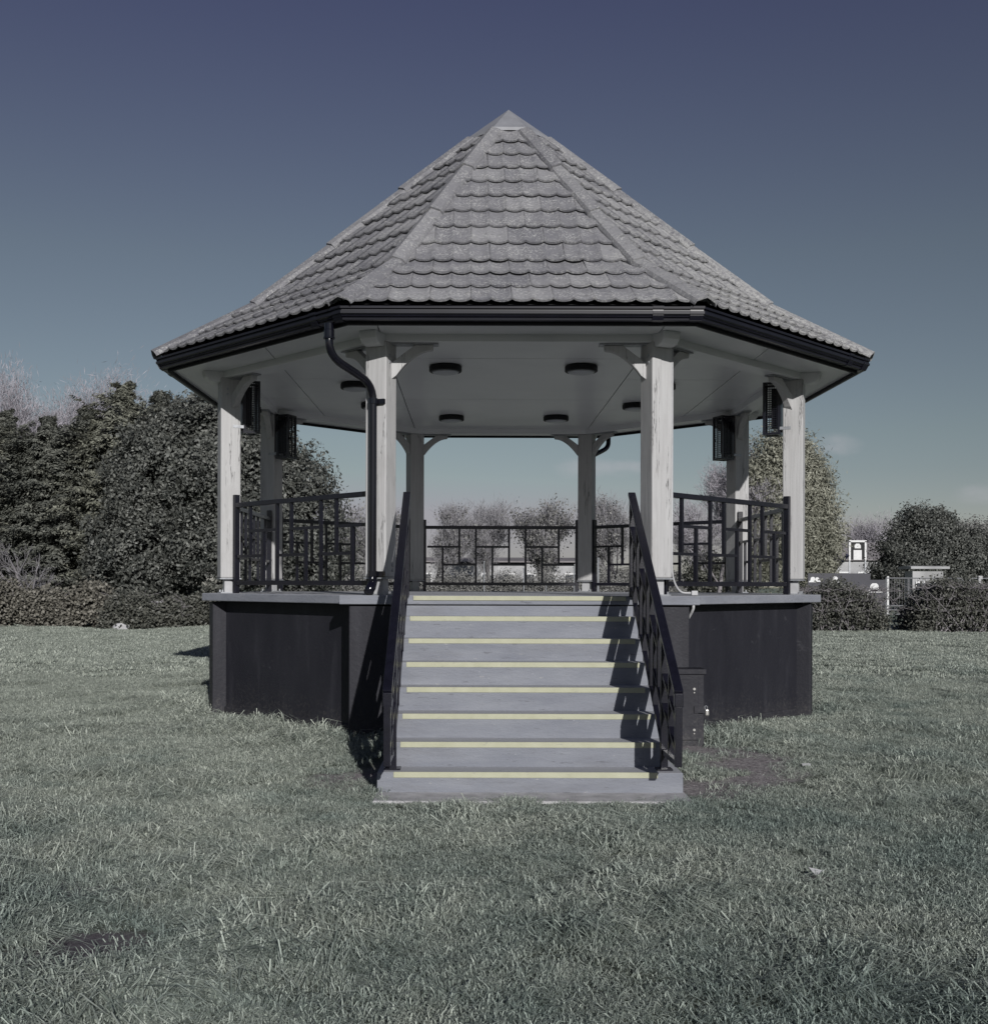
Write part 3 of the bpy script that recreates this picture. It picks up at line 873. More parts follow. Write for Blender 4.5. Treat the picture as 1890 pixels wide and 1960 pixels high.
# ------------------------------------------------------------------ ceiling lights
def make_light():
    t = empty("ceiling_light")
    MB().tube([(0, 0, 0), (0, 0, -0.012), (0, 0, -0.055), (0, 0, -0.062)], [0.150, 0.162, 0.162, 0.155], 28).build("rim", MRUB, t, smooth=False)
    d = MB().tube([(0, 0, -0.0622), (0, 0, -0.074), (0, 0, -0.082)], [0.135, 0.122, 0.085], 28)
    d.build("diffuser", MLENS, t, smooth=True)
    return t
lp = [(-.67, -1.62, "left light of the nearest ceiling pair"), (.67, -1.64, "right light of the nearest ceiling pair"),
      (1.62, -.66, "ceiling light just right of the right front post"), (1.55, .64, "half hidden by the left edge of the right front post"),
      (.67, 1.61, "right light of the farthest ceiling pair"), (-.67, 1.61, "left light of the farthest ceiling pair"),
      (-1.57, .64, "farther of the two ceiling lights cut off by the downpipe post"), (-1.66, -.66, "nearer of the two ceiling lights cut off by the downpipe post")]
l0 = make_light()
for i, (x, y, s) in enumerate(lp):
    o = l0 if i == 0 else copy_tree(l0)
    o.location = (x, y, CEIL - 0.0005)
    tag(o, "round black rimmed lamp, " + s, "ceiling light", "round lights under the bandstand ceiling")

# ------------------------------------------------------------------ caged speakers on the side posts
def make_cage():
    t = empty("caged_speaker")      # local x points out to the post
    H, W, D_ = 0.54, 0.20, 0.17
    f = MB()
    for sx_ in (-1, 1):
        for sy in (-1, 1):
            f.box((sx_ * (D_ / 2 - .012), sy * (W / 2 - .012), -H / 2), (0.024, 0.024, H))
    for z in (-0.012, -H + 0.012):
        for sx_ in (-1, 1): f.box((sx_ * (D_ / 2 - .012), 0, z), (0.0235, W - .048, 0.0235))
        for sy in (-1, 1): f.box((0, sy * (W / 2 - .012), z), (D_ - .048, 0.0235, 0.0235))
    f.build("cage_frame", MBLK, t)
    MB().box((D_ / 2 + 0.004, 0, -H / 2), (0.006, W, H)).build("back_plate", MBLK, t)
    g = MB()
    for sy in (-1, 1):
        for i in range(1, 7): g.box((-D_ / 2 + .024 + i * 0.0217, sy * (W / 2 - .006), -H / 2), (0.005, 0.005, H - .05))
        for i in range(1, 22): g.box((0, sy * (W / 2 - .009), -.024 - i * .0228), (D_ - .05, 0.005, 0.005))
    for i in range(1, 8): g.box((-D_ / 2 + .006, -W / 2 + .024 + i * 0.0228, -H / 2), (0.005, 0.005, H - .05))
    for i in range(1, 22): g.box((-D_ / 2 + .009, 0, -.024 - i * .0228), (0.0035, W - .05, 0.0035))
    for i in range(1, 6): g.box((0, -W / 2 + .024 + i * 0.03, -H + .004), (D_ - .05, 0.005, 0.005))
    tag(g.build("wire_mesh", MBLK, t), kind='stuff')
    MB().box((0.035, 0, -0.26), (0.085, 0.10, 0.40)).build("speaker", MRUB, t, bevel=0.01)
    MB().box((D_ / 2 + .055, 0, -H + .06), (0.11, W + .01, 0.03)).build("bracket", MZINC, t)
    b = MB().box((-D_ / 2 - .012, 0.05, -.30), (0.02, 0.03, 0.035)); b.tube([(-D_ / 2 - .012, 0.04, -.285), (-D_ / 2 - .012, .04, -.26), (-D_ / 2 - .012, .06, -.26), (-D_ / 2 - .012, .06, -.285)], .004, 6)
    b.build("padlock", MBLK, t)
    return t
cg = make_cage()
for i, (k, s) in enumerate(((1, "on the right corner post nearest the camera"), (2, "on the rear right side post"), (5, "on the rear left side post"), (6, "on the left corner post nearest the camera"))):
    o = cg if i == 0 else copy_tree(cg)
    az = R(45 * k + 22.5)
    rr = PR - 0.215
    o.location = (rr * math.sin(az), -rr * math.cos(az), BEAM - 0.012)
    o.rotation_euler = (0, 0, az - R(90))
    tag(o, "black wire caged speaker hanging high " + s, "speaker", "caged speakers on the side posts")

# ------------------------------------------------------------------ electrical cabinet
CB = empty("electrical_cabinet", (1.28, -3.255, 0.06))
tag(CB, "small black painted steel cabinet with padlock against the plinth right of the steps", "cabinet")
MB().box((0, 0.0, 0.32), (0.50, 0.20, 0.66)).build("body", MWALL, CB, bevel=0.006)
MB().box((0, -0.002, 0.672), (0.535, 0.225, 0.045)).build("lid", MWALL, CB, bevel=0.006)
dr = MB().box((-0.01, -0.1070, 0.355), (0.42, 0.014, 0.50)).build("door", MWALL, CB, bevel=0.003)
MB().box((0.205, -0.1200, 0.36), (0.085, 0.012, 0.055)).build("hasp", MWALL, dr)
for z in (0.53, 0.50, 0.19, 0.16):
    MB().tube([(0.165, -0.1140, z), (0.165, -0.1200, z)], 0.011 if z in (0.53, 0.19) else 0.006, 10).build("rivet", MBRASS, dr)
MB().box((-0.06, -0.1155, 0.40), (0.12, 0.003, 0.035)).build("name_plate", MWALL, dr)
pl = MB().box((0.270, -0.1180, 0.335), (0.034, 0.026, 0.055))
pl.build("padlock", MBRASS, CB, bevel=0.010, seg=3)
MB().tube([(0.255, -0.1180, 0.36), (0.25, -0.1180, 0.385), (0.262, -0.1180, 0.392), (0.272, -0.1180, 0.385), (0.272, -0.1180, 0.36)], .004, 6).build("shackle", MZINC, CB)

# ------------------------------------------------------------------ cable conduit on the right front post
ra = R(22.5)
vo = Vector((math.sin(ra), -math.cos(ra), 0)); vt = Vector((math.cos(ra), math.sin(ra), 0))
pc = vo * PR
k0 = pc + vt * (PW / 2 + 0.006) + vo * (PW / 2 - 0.012)
path = [k0 + Vector((0, 0, 3.54)), k0 + Vector((0, 0, 1.62))]
for i in range(1, 9):
    t = i / 8 * math.pi / 2
    path.append(k0 + (vt * 0.95 + vo * 0.1) * (0.13 * (1 - math.cos(t))) + Vector((0, 0, 1.62 - 0.235 * math.sin(t))))
endp = path[-1] + Vector((0.06, -0.02, -0.0))
path.append(endp)
CN = MB().tube(path, 0.009, 8).build("cable_conduit", MGREYP, None, smooth=True)
tag(CN, "thin grey cable conduit running down the right front post to the deck edge", "conduit")
MB().box(endp + Vector((0.02, 0, 0.0)), (0.055, 0.04, 0.04)).build("junction_box", MGREYP, CN, bevel=0.004)
e2 = Vector((endp.x + 0.02, -(3.15 * math.sqrt(2) - endp.x - 0.02) - 0.012, 0))
e3 = Vector((1.47, -(2.98 * math.sqrt(2) - 1.47) - 0.025, 0))
MB().tube([(e2.x + .0, e2.y + .045, 1.285), (e2.x, e2.y + .05, 1.25), (e2.x - .01, e2.y + .06, 1.22), (e3.x + .03, e3.y, 1.14), (e3.x, e3.y, 1.09)], 0.013, 8).build("conduit_end", MGREYP, CN, smooth=True)

# ------------------------------------------------------------------ grass
def grass_patch(seed, nb, hmin, hmax, rad, lean, wid):
    r = np.random.default_rng(seed)
    ang = r.uniform(0, 2 * np.pi, nb); rr = rad * np.sqrt(r.uniform(0, 1, nb))
    base = np.stack([rr * np.cos(ang), rr * np.sin(ang), np.full(nb, -0.01)], 1)
    h = r.uniform(hmin, hmax, nb) * (0.75 + 0.5 * r.uniform(0, 1, nb) ** 2)
    comb = r.uniform(0, 2 * np.pi)
    la = np.where(r.uniform(0, 1, nb) < 0.45, comb + r.normal(0, 0.7, nb), r.uniform(0, 2 * np.pi, nb))
    ld = np.stack([np.cos(la), np.sin(la), np.zeros(nb)], 1)
    lm = (lean * r.uniform(0.25, 1.5, nb))[:, None]
    fa_ = la + np.pi / 2 + r.normal(0, 0.7, nb)
    sd_ = np.stack([np.cos(fa_), np.sin(fa_), np.zeros(nb)], 1) * (wid * r.uniform(0.6, 1.3, nb))[:, None]
    up = np.array([0, 0, 1.0]); H = h[:, None]
    mid = base + ld * H * lm * 0.32 + up * H * 0.62
    tip = base + ld * H * lm * 1.0 + up * H * np.clip(1.0 - 0.36 * lm, 0.12, 1)
    Vt = np.concatenate([base - sd_ / 2, base + sd_ / 2, mid - sd_ * 0.42, mid + sd_ * 0.42, tip], 0)
    i = np.arange(nb)
    fq = np.stack([i, i + nb, i + 3 * nb, i + 2 * nb], 1); ft = np.stack([i + 2 * nb, i + 3 * nb, i + 4 * nb], 1)
    me = bpy.data.meshes.new("grass_tuft")
    me.from_pydata(Vt.tolist(), [], fq.tolist() + ft.tolist()); me.update()
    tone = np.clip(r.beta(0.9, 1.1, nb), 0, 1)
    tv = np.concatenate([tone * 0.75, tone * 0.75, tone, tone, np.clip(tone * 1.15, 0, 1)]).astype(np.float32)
    me.attributes.new("tone", 'FLOAT', 'POINT').data.foreach_set("value", tv)
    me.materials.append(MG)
    return me
gcol = bpy.data.collections.new("grass_tufts")
specs = []
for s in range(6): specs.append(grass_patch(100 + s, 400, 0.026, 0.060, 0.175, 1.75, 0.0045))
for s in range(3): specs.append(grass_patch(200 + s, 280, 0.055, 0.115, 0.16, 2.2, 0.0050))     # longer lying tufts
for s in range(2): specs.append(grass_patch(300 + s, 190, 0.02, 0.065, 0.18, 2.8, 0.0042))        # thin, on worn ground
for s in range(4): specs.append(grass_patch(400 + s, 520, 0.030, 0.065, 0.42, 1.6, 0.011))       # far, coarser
for i, me in enumerate(specs):
    o = bpy.data.objects.new("grass_tuft_%02d" % i, me); gcol.objects.link(o)
def in_oct(x, y, ap):
    m = np.zeros_like(x)
    for k in range(8):
        az = R(45 * k); m = np.maximum(m, x * math.sin(az) - y * math.cos(az))
    return m < ap
def scatter(d0, d1, step):
    ds = np.arange(d0, d1, step)
    out = []
    for d in ds:
        w0, w1 = -0.46 * d - 0.9, 0.50 * d + 0.9
        xs = np.arange(w0, w1, step) - 0.407
        out.append(np.stack([xs, np.full_like(xs, d - 12.53)], 1))
    p = np.concatenate(out, 0)
    p += nrg.uniform(-step * .5, step * .5, p.shape)
    return p
pn = scatter(3.0, 16.0, 0.165)
pf = scatter(16.0, 38.0, 0.36)
def keep(p, m):
    x, y = p[:, 0], p[:, 1]
    k = ~in_oct(x, y, 3.0 + m)
    k &= ~((np.abs(x) < 1.07 + m) & (y > -5.0 - m) & (y < -2)) & ~((x > -1.05 - m) & (x < 1.14 + m) & (y > -5.225) & (y < -4.5))
    k &= ~((np.abs(x) < 1.47 + m) & (y > -3.15 - m) & (y < 0))
    k &= ~((x > 1.0) & (x < 1.56 + m) & (y > -3.48 - m) & (y < -2))
    return k
pn = pn[keep(pn, 0.05)]; pf = pf[keep(pf, 0.1)]
bn = bare(pn[:, 0], pn[:, 1])
u = nrg.uniform(0, 1, len(pn))
kb = u > np.where(bn > .8, .74, bn * 0.5)
pn, bn, u = pn[kb], bn[kb], u[kb]
lumps = np.sin(pn[:, 0] * 2.1 + 1.7 * np.sin(pn[:, 1] * 1.3)) * np.sin(pn[:, 1] * 2.4 + 1.1 * np.sin(pn[:, 0] * 1.9)) + 0.5 * np.sin(pn[:, 0] * 5.3 - pn[:, 1] * 4.1)
idn = nrg.integers(0, 6, len(pn))
tall = (lumps > 0.45) & (nrg.uniform(0, 1, len(pn)) < 0.55)
idn[tall] = nrg.integers(6, 9, tall.sum())
thin = bn > 0.3
idn[thin] = nrg.integers(9, 11, thin.sum())
idf = nrg.integers(11, 15, len(pf))
scn = 0.98 + 0.16 * np.clip(lumps, -1, 1) + nrg.uniform(-.08, .18, len(pn))
dplinth = np.hypot(pn[:, 0], pn[:, 1])
scn = np.where((dplinth < 3.7) & (pn[:, 1] < 1), scn * 1.35, scn)
scn = np.where((pn[:, 1] < -5.1) & (pn[:, 1] > -5.7) & (np.abs(pn[:, 0]) < 1.3), scn * .72, scn)
scf = 0.95 + nrg.uniform(-.2, .3, len(pf))
pts = np.concatenate([pn, pf]); ids = np.concatenate([idn, idf]); scs = np.concatenate([scn, scf])
zz = gh(pts[:, 0], pts[:, 1])
gm = bpy.data.meshes.new("grass")
gm.from_pydata(np.column_stack([pts, zz]).tolist(), [], [])
gm.attributes.new("tuft", 'INT', 'POINT').data.foreach_set("value", ids.astype(np.int32))
gm.attributes.new("size", 'FLOAT', 'POINT').data.foreach_set("value", scs.astype(np.float32))
rt = np.zeros((len(pts), 3), np.float32); rt[:, 2] = nrg.uniform(0, 6.283, len(pts)); rt[:, :2] = nrg.normal(0, 0.06, (len(pts), 2))
gm.attributes.new("turn", 'FLOAT_VECTOR', 'POINT').data.foreach_set("vector", rt.ravel())
gm.materials.append(MG)
grass = mobj("grass", gm)
tag(grass, "short uneven grass covering the park lawn", "grass", kind='stuff')
ng = bpy.data.node_groups.new("scatter_tufts", 'GeometryNodeTree')
ng.interface.new_socket("Geometry", in_out='INPUT', socket_type='NodeSocketGeometry')
ng.interface.new_socket("Geometry", in_out='OUTPUT', socket_type='NodeSocketGeometry')
gn, gl = ng.nodes, ng.links
gi, go = gn.new("NodeGroupInput"), gn.new("NodeGroupOutput")
ci = gn.new("GeometryNodeCollectionInfo"); ci.inputs[0].default_value = gcol; ci.inputs[1].default_value = True; ci.inputs[2].default_value = True
iop = gn.new("GeometryNodeInstanceOnPoints")
def na(name, typ):
    n = gn.new("GeometryNodeInputNamedAttribute"); n.data_type = typ; n.inputs[0].default_value = name; return n.outputs[0]
e2r = gn.new("FunctionNodeEulerToRotation")
gl.new(gi.outputs[0], iop.inputs['Points']); gl.new(ci.outputs[0], iop.inputs['Instance'])
iop.inputs['Pick Instance'].default_value = True
gl.new(na("tuft", 'INT'), iop.inputs['Instance Index'])
gl.new(na("turn", 'FLOAT_VECTOR'), e2r.inputs[0]); gl.new(e2r.outputs[0], iop.inputs['Rotation'])
gl.new(na("size", 'FLOAT'), iop.inputs['Scale'])
gl.new(iop.outputs[0], go.inputs[0])
grass.modifiers.new("scatter", 'NODES').node_group = ng

# ------------------------------------------------------------------ vegetation builders
def leaves(name, C, Nn, size, aspect, m, parent, along=None, seed=1, tone=None):
    """one diamond face per leaf"""
    r = np.random.default_rng(seed)
    n = len(C)
    Nn = Nn / np.maximum(np.linalg.norm(Nn, axis=1, keepdims=True), 1e-6)
    if along is None: along = r.normal(0, 1, (n, 3))
    tdir = along - Nn * np.sum(along * Nn, 1, keepdims=True)
    tdir /= np.maximum(np.linalg.norm(tdir, axis=1, keepdims=True), 1e-6)
    bdir = np.cross(Nn, tdir)
    s = (size * r.uniform(0.6, 1.4, n))[:, None]
    Vv = np.concatenate([C - tdir * s * .5 * aspect, C + bdir * s * .5 + Nn * s * .12, C + tdir * s * .5 * aspect, C - bdir * s * .5 + Nn * s * .12], 0).astype(np.float32)
    i = np.arange(n)
    Ff = np.stack([i, i + n, i + 2 * n, i + 3 * n], 1).astype(np.int32)
    me = bpy.data.meshes.new(name)
    me.vertices.add(4 * n); me.vertices.foreach_set("co", Vv.ravel())
    me.loops.add(4 * n); me.loops.foreach_set("vertex_index", Ff.ravel())
    me.polygons.add(n); me.polygons.foreach_set("loop_start", np.arange(0, 4 * n, 4, dtype=np.int32))
    me.update(calc_edges=True)
    if tone is None: tone = r.beta(1.4, 1.8, n)
    me.attributes.new("tone", 'FLOAT', 'POINT').data.foreach_set("value", np.tile(tone, 4).astype(np.float32))
    me.materials.append(m)
    return mobj(name, me, None, parent)

def crown_points(lobes, n_clump, per, sig, seed, gap=0.0):
    r = np.random.default_rng(seed)
    lob = np.array(lobes, float)
    wt = (lob[:, 3] * lob[:, 4] + lob[:, 3] * lob[:, 5] + lob[:, 4] * lob[:, 5]); wt /= wt.sum()
    li = r.choice(len(lob), n_clump, p=wt)
    dv = r.normal(0, 1, (n_clump, 3)); dv /= np.linalg.norm(dv, axis=1, keepdims=True)
    rad = 1.0 - 0.30 * r.uniform(0, 1, n_clump) ** 1.6 + r.normal(0, 0.06, n_clump)
    rad += 0.09 * np.sin(dv[:, 0] * 9 + dv[:, 2] * 5 + li * 2.1) + 0.07 * np.sin(dv[:, 2] * 13 - dv[:, 1] * 7 + li) + np.where(r.uniform(0, 1, n_clump) < .06, r.uniform(.04, .18, n_clump), 0)
    c = lob[li, :3] + dv * lob[li, 3:] * rad[:, None]
    if gap:
        f = np.sin(c[:, 0] * 1.9 + seed) * np.sin(c[:, 2] * 2.3 + 0.7 * seed) + 0.6 * np.sin(c[:, 0] * 4.1 - c[:, 2] * 3.7)
        k = f > -0.9 + gap
        c, dv, li = c[k], dv[k], li[k]
    no = dv / lob[li, 3:]; no /= np.linalg.norm(no, axis=1, keepdims=True)
    q = np.repeat(np.arange(len(c)), per)
    off = r.normal(0, 1, (len(q), 3)) * sig
    ctone = r.uniform(-0.33, 0.33, len(c))
    return c[q] + off, no[q] + r.normal(0, 0.65, (len(q), 3)), ctone[q], no[q], off

def trunk_mesh(H, r0, seed, n_limb=7, spread=1.4, fork=0.35):
    r = random.Random(seed); b = MB()
    p = Vector((0, 0, -0.15)); path = [p.copy()]
    for i in range(6):
        p = p + Vector((r.gauss(0, .05) * H / 6, r.gauss(0, .05) * H / 6, (H + .15) / 6)); path.append(p.copy())
    b.tube(path, [r0 * (1.25 if i == 0 else 1 - 0.13 * i) for i in range(7)], 7)
    for i in range(n_limb):
        t = fork + (1 - fork) * i / n_limb
        k = min(5, int(t * 6)); s = path[k].lerp(path[k + 1], t * 6 - k)
        az = r.uniform(0, 6.28); L = spread * r.uniform(.7, 1.2) * (1.1 - t * .5)
        e = s + Vector((math.cos(az) * L, math.sin(az) * L, L * r.uniform(.5, 1.0)))
        m_ = s.lerp(e, .5) + Vector((0, 0, -0.08 * L))
        b.tube([s, m_, e], [r0 * .45, r0 * .3, r0 * .1], 5)
    return b

def leafy_tree(name, label, cat, base, lobes, leaf, m, n_clump, per, sig, seed, asp=1.5, core=0.35, gap=0.0, trunk=(3, .2), bark=None, group=None, ncore=4000, limbs=8, spread=1.6):
    t = empty(name, base)
    tag(t, label, cat, group)
    trunk_mesh(trunk[0], trunk[1], seed, limbs, spread).build("trunk", bark or MBARK, t, smooth=True)
    C, Nn, ct, no, off = crown_points(lobes, n_clump, per, sig, seed, gap)
    r = np.random.default_rng(seed + 5)
    tone = np.clip(r.beta(1.5, 1.9, len(C)) + ct, 0, 1)
    if ncore:
        lob = np.array(lobes, float); li = r.integers(0, len(lob), ncore)
        dv = r.normal(0, 1, (ncore, 3)); dv /= np.linalg.norm(dv, axis=1, keepdims=True)
        Cc = lob[li, :3] + dv * lob[li, 3:] * (r.uniform(0.25, 0.78, ncore) ** .6)[:, None]
        C = np.concatenate([C, Cc]); Nn = np.concatenate([Nn, dv + r.normal(0, .5, (ncore, 3))])
        tone = np.concatenate([tone, r.beta(1.2, 2, ncore)])
        sz = np.concatenate([np.full(len(tone) - ncore, leaf), np.full(ncore, leaf * 1.5)])
    else: sz = np.full(len(C), leaf)
    leaves("crown", C, Nn, sz, asp, m, t, seed=seed, tone=tone)
    return t

def conifer(name, label, cat, base, H, rad, m, seed, n_br=520, per=46, leaf=0.10, shape=0.8, group=None, low=0.06):
    """columnar cypress: flat drooping sprays set round a stem"""
    t = empty(name, base); tag(t, label, cat, group)
    MB().tube([(0, 0, -.1), (0, 0, H * .5), (0.05, 0, H * .95)], [rad * .10, rad * .07, .015], 7).build("trunk", MBARK, t, smooth=True)
    r = np.random.default_rng(seed)
    st = [(0, 0, 1.0, 1.0, n_br)]                                   # side leaders make the top ragged
    for k_ in range(4):
        a_ = r.uniform(0, 6.28); st.append((math.cos(a_) * rad * .42, math.sin(a_) * rad * .3, r.uniform(.72, .95), r.uniform(.45, .65), n_br // 4))
    CC, AA, NN, TT = [], [], [], []
    for (dx, dy, hs_, rs_, nb_) in st:
        hh = low + (1 - low) * (r.uniform(0, 1, nb_) ** 0.85)
        az = r.uniform(0, 2 * np.pi, nb_)
        prof = np.clip(1.0 - hh ** 1.25, 0.0, 1) ** shape * (0.75 + .35 * np.clip(hh / .25, 0, 1))
        prof = np.where(hh > .88, np.minimum(prof, .10 + .9 * (1 - hh)), prof)
        lump = 1 + 0.26 * np.sin(az * 3 + hh * 9 + seed) + 0.2 * np.sin(az * 5 - hh * 17) + 0.15 * np.sin(az * 2 + hh * 31)
        L = rad * rs_ * prof * lump * r.uniform(.5, 1.25, nb_) + 0.06
        q = np.repeat(np.arange(nb_), per)
        s = 0.3 + 0.7 * r.uniform(0, 1, len(q)) ** .6
        lat = r.normal(0, 1, len(q)) * 0.13 * rad * (1.3 - s) * np.clip(prof[q] + .15, 0, 1)
        ca, sa = np.cos(az[q]), np.sin(az[q])
        tilt = r.normal(0.1, .28, nb_)[q]
        rise = (0.42 + tilt) * s - 0.36 * s ** 2.2
        CC.append(np.stack([dx + ca * L[q] * s - sa * lat, dy + sa * L[q] * s + ca * lat, H * hs_ * hh[q] + L[q] * rise + r.normal(0, .04, len(q)) - np.abs(lat) * .3], 1))
        AA.append(np.stack([ca - sa * np.sign(lat) * .6, sa + ca * np.sign(lat) * .6, 0.25 + r.normal(0, .3, len(q))], 1))
        NN.append(np.stack([ca * .55 + r.normal(0, .35, len(q)), sa * .55 + r.normal(0, .35, len(q)), 0.75 + r.normal(0, .3, len(q))], 1))
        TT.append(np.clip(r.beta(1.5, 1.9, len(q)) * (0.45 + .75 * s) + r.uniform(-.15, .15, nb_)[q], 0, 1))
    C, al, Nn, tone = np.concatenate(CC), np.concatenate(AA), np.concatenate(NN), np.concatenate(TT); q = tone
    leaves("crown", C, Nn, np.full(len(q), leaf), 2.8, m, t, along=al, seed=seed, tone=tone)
    return t

def tube_segments(name, S, m, parent, k=3):
    """many thin tapered segments: rows of x0 y0 z0 x1 y1 z1 r0 r1"""
    S = np.array(S, float); n = len(S)
    p0, p1, r0, r1 = S[:, :3], S[:, 3:6], S[:, 6], S[:, 7]
    d = p1 - p0; d /= np.maximum(np.linalg.norm(d, axis=1, keepdims=True), 1e-9)
    ref = np.where(np.abs(d[:, 2:3]) > .9, np.array([[1., 0, 0]]), np.array([[0, 0, 1.]]))
    u_ = np.cross(d, ref); u_ /= np.linalg.norm(u_, axis=1, keepdims=True); w_ = np.cross(d, u_)
    Vv = []
    for p, r_ in ((p0, r0), (p1, r1)):
        for j in range(k):
            a_ = 2 * math.pi * j / k
            Vv.append(p + (u_ * math.cos(a_) + w_ * math.sin(a_)) * r_[:, None])
    Vv = np.concatenate(Vv, 0).astype(np.float32)
    i = np.arange(n)
    Ff = np.concatenate([np.stack([i + j * n, i + ((j + 1) % k) * n, i + (k + (j + 1) % k) * n, i + (k + j) * n], 1) for j in range(k)], 0).astype(np.int32)
    nf = len(Ff)
    me = bpy.data.meshes.new(name)
    me.vertices.add(len(Vv)); me.vertices.foreach_set("co", Vv.ravel())
    me.loops.add(4 * nf); me.loops.foreach_set("vertex_index", Ff.ravel())
    me.polygons.add(nf); me.polygons.foreach_set("loop_start", np.arange(0, 4 * nf, 4, dtype=np.int32))
    me.update(calc_edges=True); me.materials.append(m)
    return mobj(name, me, None, parent)

def branching(H, r0, seed, levels=5, kids=(5, 4, 4, 4), spread=0.75, up=0.35, first=0.3, ratio=0.62):
    r = random.Random(seed); big, small = [], []
    def grow(p, d, L, rad, lv):
        n = 3 if lv < 2 else 2
        q = p.copy()
        pts_ = [q.copy()]
        for i in range(n):
            d = (d + Vector((r.gauss(0, .13), r.gauss(0, .13), r.gauss(0, .08) + up * .12))).normalized()
            q2 = q + d * (L / n)
            ra, rb = rad * (1 - .45 * i / n), rad * (1 - .45 * (i + 1) / n)
            (big if lv < 2 else small).append((*q, *q2, ra, rb)); q = q2; pts_.append(q.copy())
        if lv >= levels - 1: return
        nk = kids[min(lv, len(kids) - 1)]
        for j in range(nk):
            t = (first if lv == 0 else .25) + (1 - (first if lv == 0 else .25)) * (j + r.uniform(.2, .9)) / nk
            k = min(n - 1, int(t * n)); s = pts_[k].lerp(pts_[k + 1], min(1, t * n - k))
            az = r.uniform(0, 6.283); sp = spread * r.uniform(.6, 1.25)
            o_ = d.orthogonal().normalized(); o2 = d.cross(o_)
            nd = (d + (o_ * math.cos(az) + o2 * math.sin(az)) * sp + Vector((0, 0, up * .5))).normalized()
            grow(s, nd, L * ratio * r.uniform(.75, 1.15), rad * .5 * (1 - .3 * t), lv + 1)
        grow(pts_[-1], d, L * ratio, rad * .55, lv + 1)
    grow(Vector((0, 0, -.1)), Vector((0, 0, 1)), H * .48, r0, 0)
    return big, small

def bare_tree(name, label, cat, base, H, r0, seed, mt=None, mb=None, group=None, leafy=None, twig_r=1.0, fuzz=None, **kw):
    t = empty(name, base); tag(t, label, cat, group)
    big, small = branching(H, r0, seed, **kw)
    zmax = max(max(s[5] for s in small), 1e-3); k = H / zmax
    sc_ = lambda S, q: [(s[0] * k, s[1] * k, s[2] * k, s[3] * k, s[4] * k, s[5] * k, s[6] * q, max(s[7] * q, .003)) for s in S]
    tube_segments("trunk", sc_(big, 1.0), mb or MBARK, t, 5)
    sm = sc_(small, twig_r)
    tube_segments("twigs", sm, mt or MTWIG, t, 3)
    if fuzz:
        num, ln, wd, sig, mz = fuzz
        S = np.array(sm); r = np.random.default_rng(seed + 9)
        pick = S[r.integers(0, len(S), num)]
        d = pick[:, 3:6] - pick[:, :3]; d /= np.maximum(np.linalg.norm(d, axis=1, keepdims=True), 1e-6)
        al = d + r.normal(0, .45, (num, 3)) + np.array([0, 0, .35])
        C = pick[:, 3:6] + r.normal(0, sig, (num, 3)) + al * ln * .25
        leaves("fine_twigs", C, r.normal(0, .6, (num, 3)) + np.array([.1, -1., .2]), np.full(num, wd), ln / wd, mz, t, along=al, seed=seed)
    if leafy:
        ml, num, size, sig = leafy
        S = np.array(sm); r = np.random.default_rng(seed)
        pick = S[r.integers(0, len(S), num)]
        C = pick[:, 3:6] + r.normal(0, sig, (num, 3))
        leaves("crown", C, r.normal(0, 1, (num, 3)) + np.array([0, -.5, .6]), np.full(num, size), 1.5, ml, t, seed=seed)
    return t

def G(px, d):  # ground point under a view column at distance d
    p = at(px, 1120, d); return (p.x, p.y, float(gh(p.x, p.y)))
def ztop(py, d): return 1.45 + (1170 - py * 1.045) * d / 2205

# ------------------------------------------------------------------ left side: evergreens, hedge, shrubs
D0 = 38.0
bx = G(440, 37.6)
leafy_tree("evergreen_tree", "large dark broadleaved evergreen tree rising behind the left corner post", "tree", bx,
           [(-.3, 0, 5.0, 2.6, 2.2, 2.6), (-2.3, 0, 4.6, 1.9, 1.8, 2.3), (1.2, .2, 3.7, 2.3, 2.0, 2.4), (2.4, .3, 2.6, 1.7, 1.6, 1.9), (-.9, .2, 6.2, 1.6, 1.5, 1.45), (.8, .1, 5.8, 1.4, 1.4, 1.3),
            (-3.1, 0, 2.6, 1.7, 1.6, 1.9), (0.2, -.5, 2.6, 2.3, 1.6, 1.6), (-1.5, 0, 6.0, 1.5, 1.4, 1.4), (-2.4, .1, 6.0, 1.0, 1.0, 1.0), (-3.6, .2, 1.8, 1.2, 1.2, 1.2)],
           0.068, MEVG, 8500, 30, .15, 3, 1.9, gap=0.30, trunk=(4.5, .28), ncore=15000)
for i, (px, py, rad, m, s, lab) in enumerate((
        (8, 800, 2.2, MCON, 21, "bushy dark conifer at the left edge of the picture"),
        (92, 808, 2.1, MCON, 22, "dark conifer second from the left edge, behind the forked bare tree"),
        (165, 796, 2.1, MCON, 23, "dark conifer with a ragged top, third from the left edge"),
        (236, 748, 2.4, MCONL, 24, "tallest yellowish conifer beside the dark evergreen tree"),
        (306, 760, 1.9, MCON, 25, "dark conifer mostly hidden by the dark evergreen tree"),
        (-70, 778, 2.5, MCONL, 26, "yellowish conifer cut off by the left picture edge"))):
    d = 40.5 + (0.0 if i % 2 else 1.8)
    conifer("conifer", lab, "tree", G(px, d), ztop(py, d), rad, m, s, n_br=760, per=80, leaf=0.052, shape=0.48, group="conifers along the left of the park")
bare_tree("bare_tree", "pale leafless tree behind the conifers at the far left", "tree", G(20, 52), ztop(702, 52), .2, 31, levels=6, kids=(5, 4, 4, 3, 3), up=.5, twig_r=1.2, mt=MTWIG, mb=MBARKP, fuzz=(48000, .34, .018, .45, MFUZ))
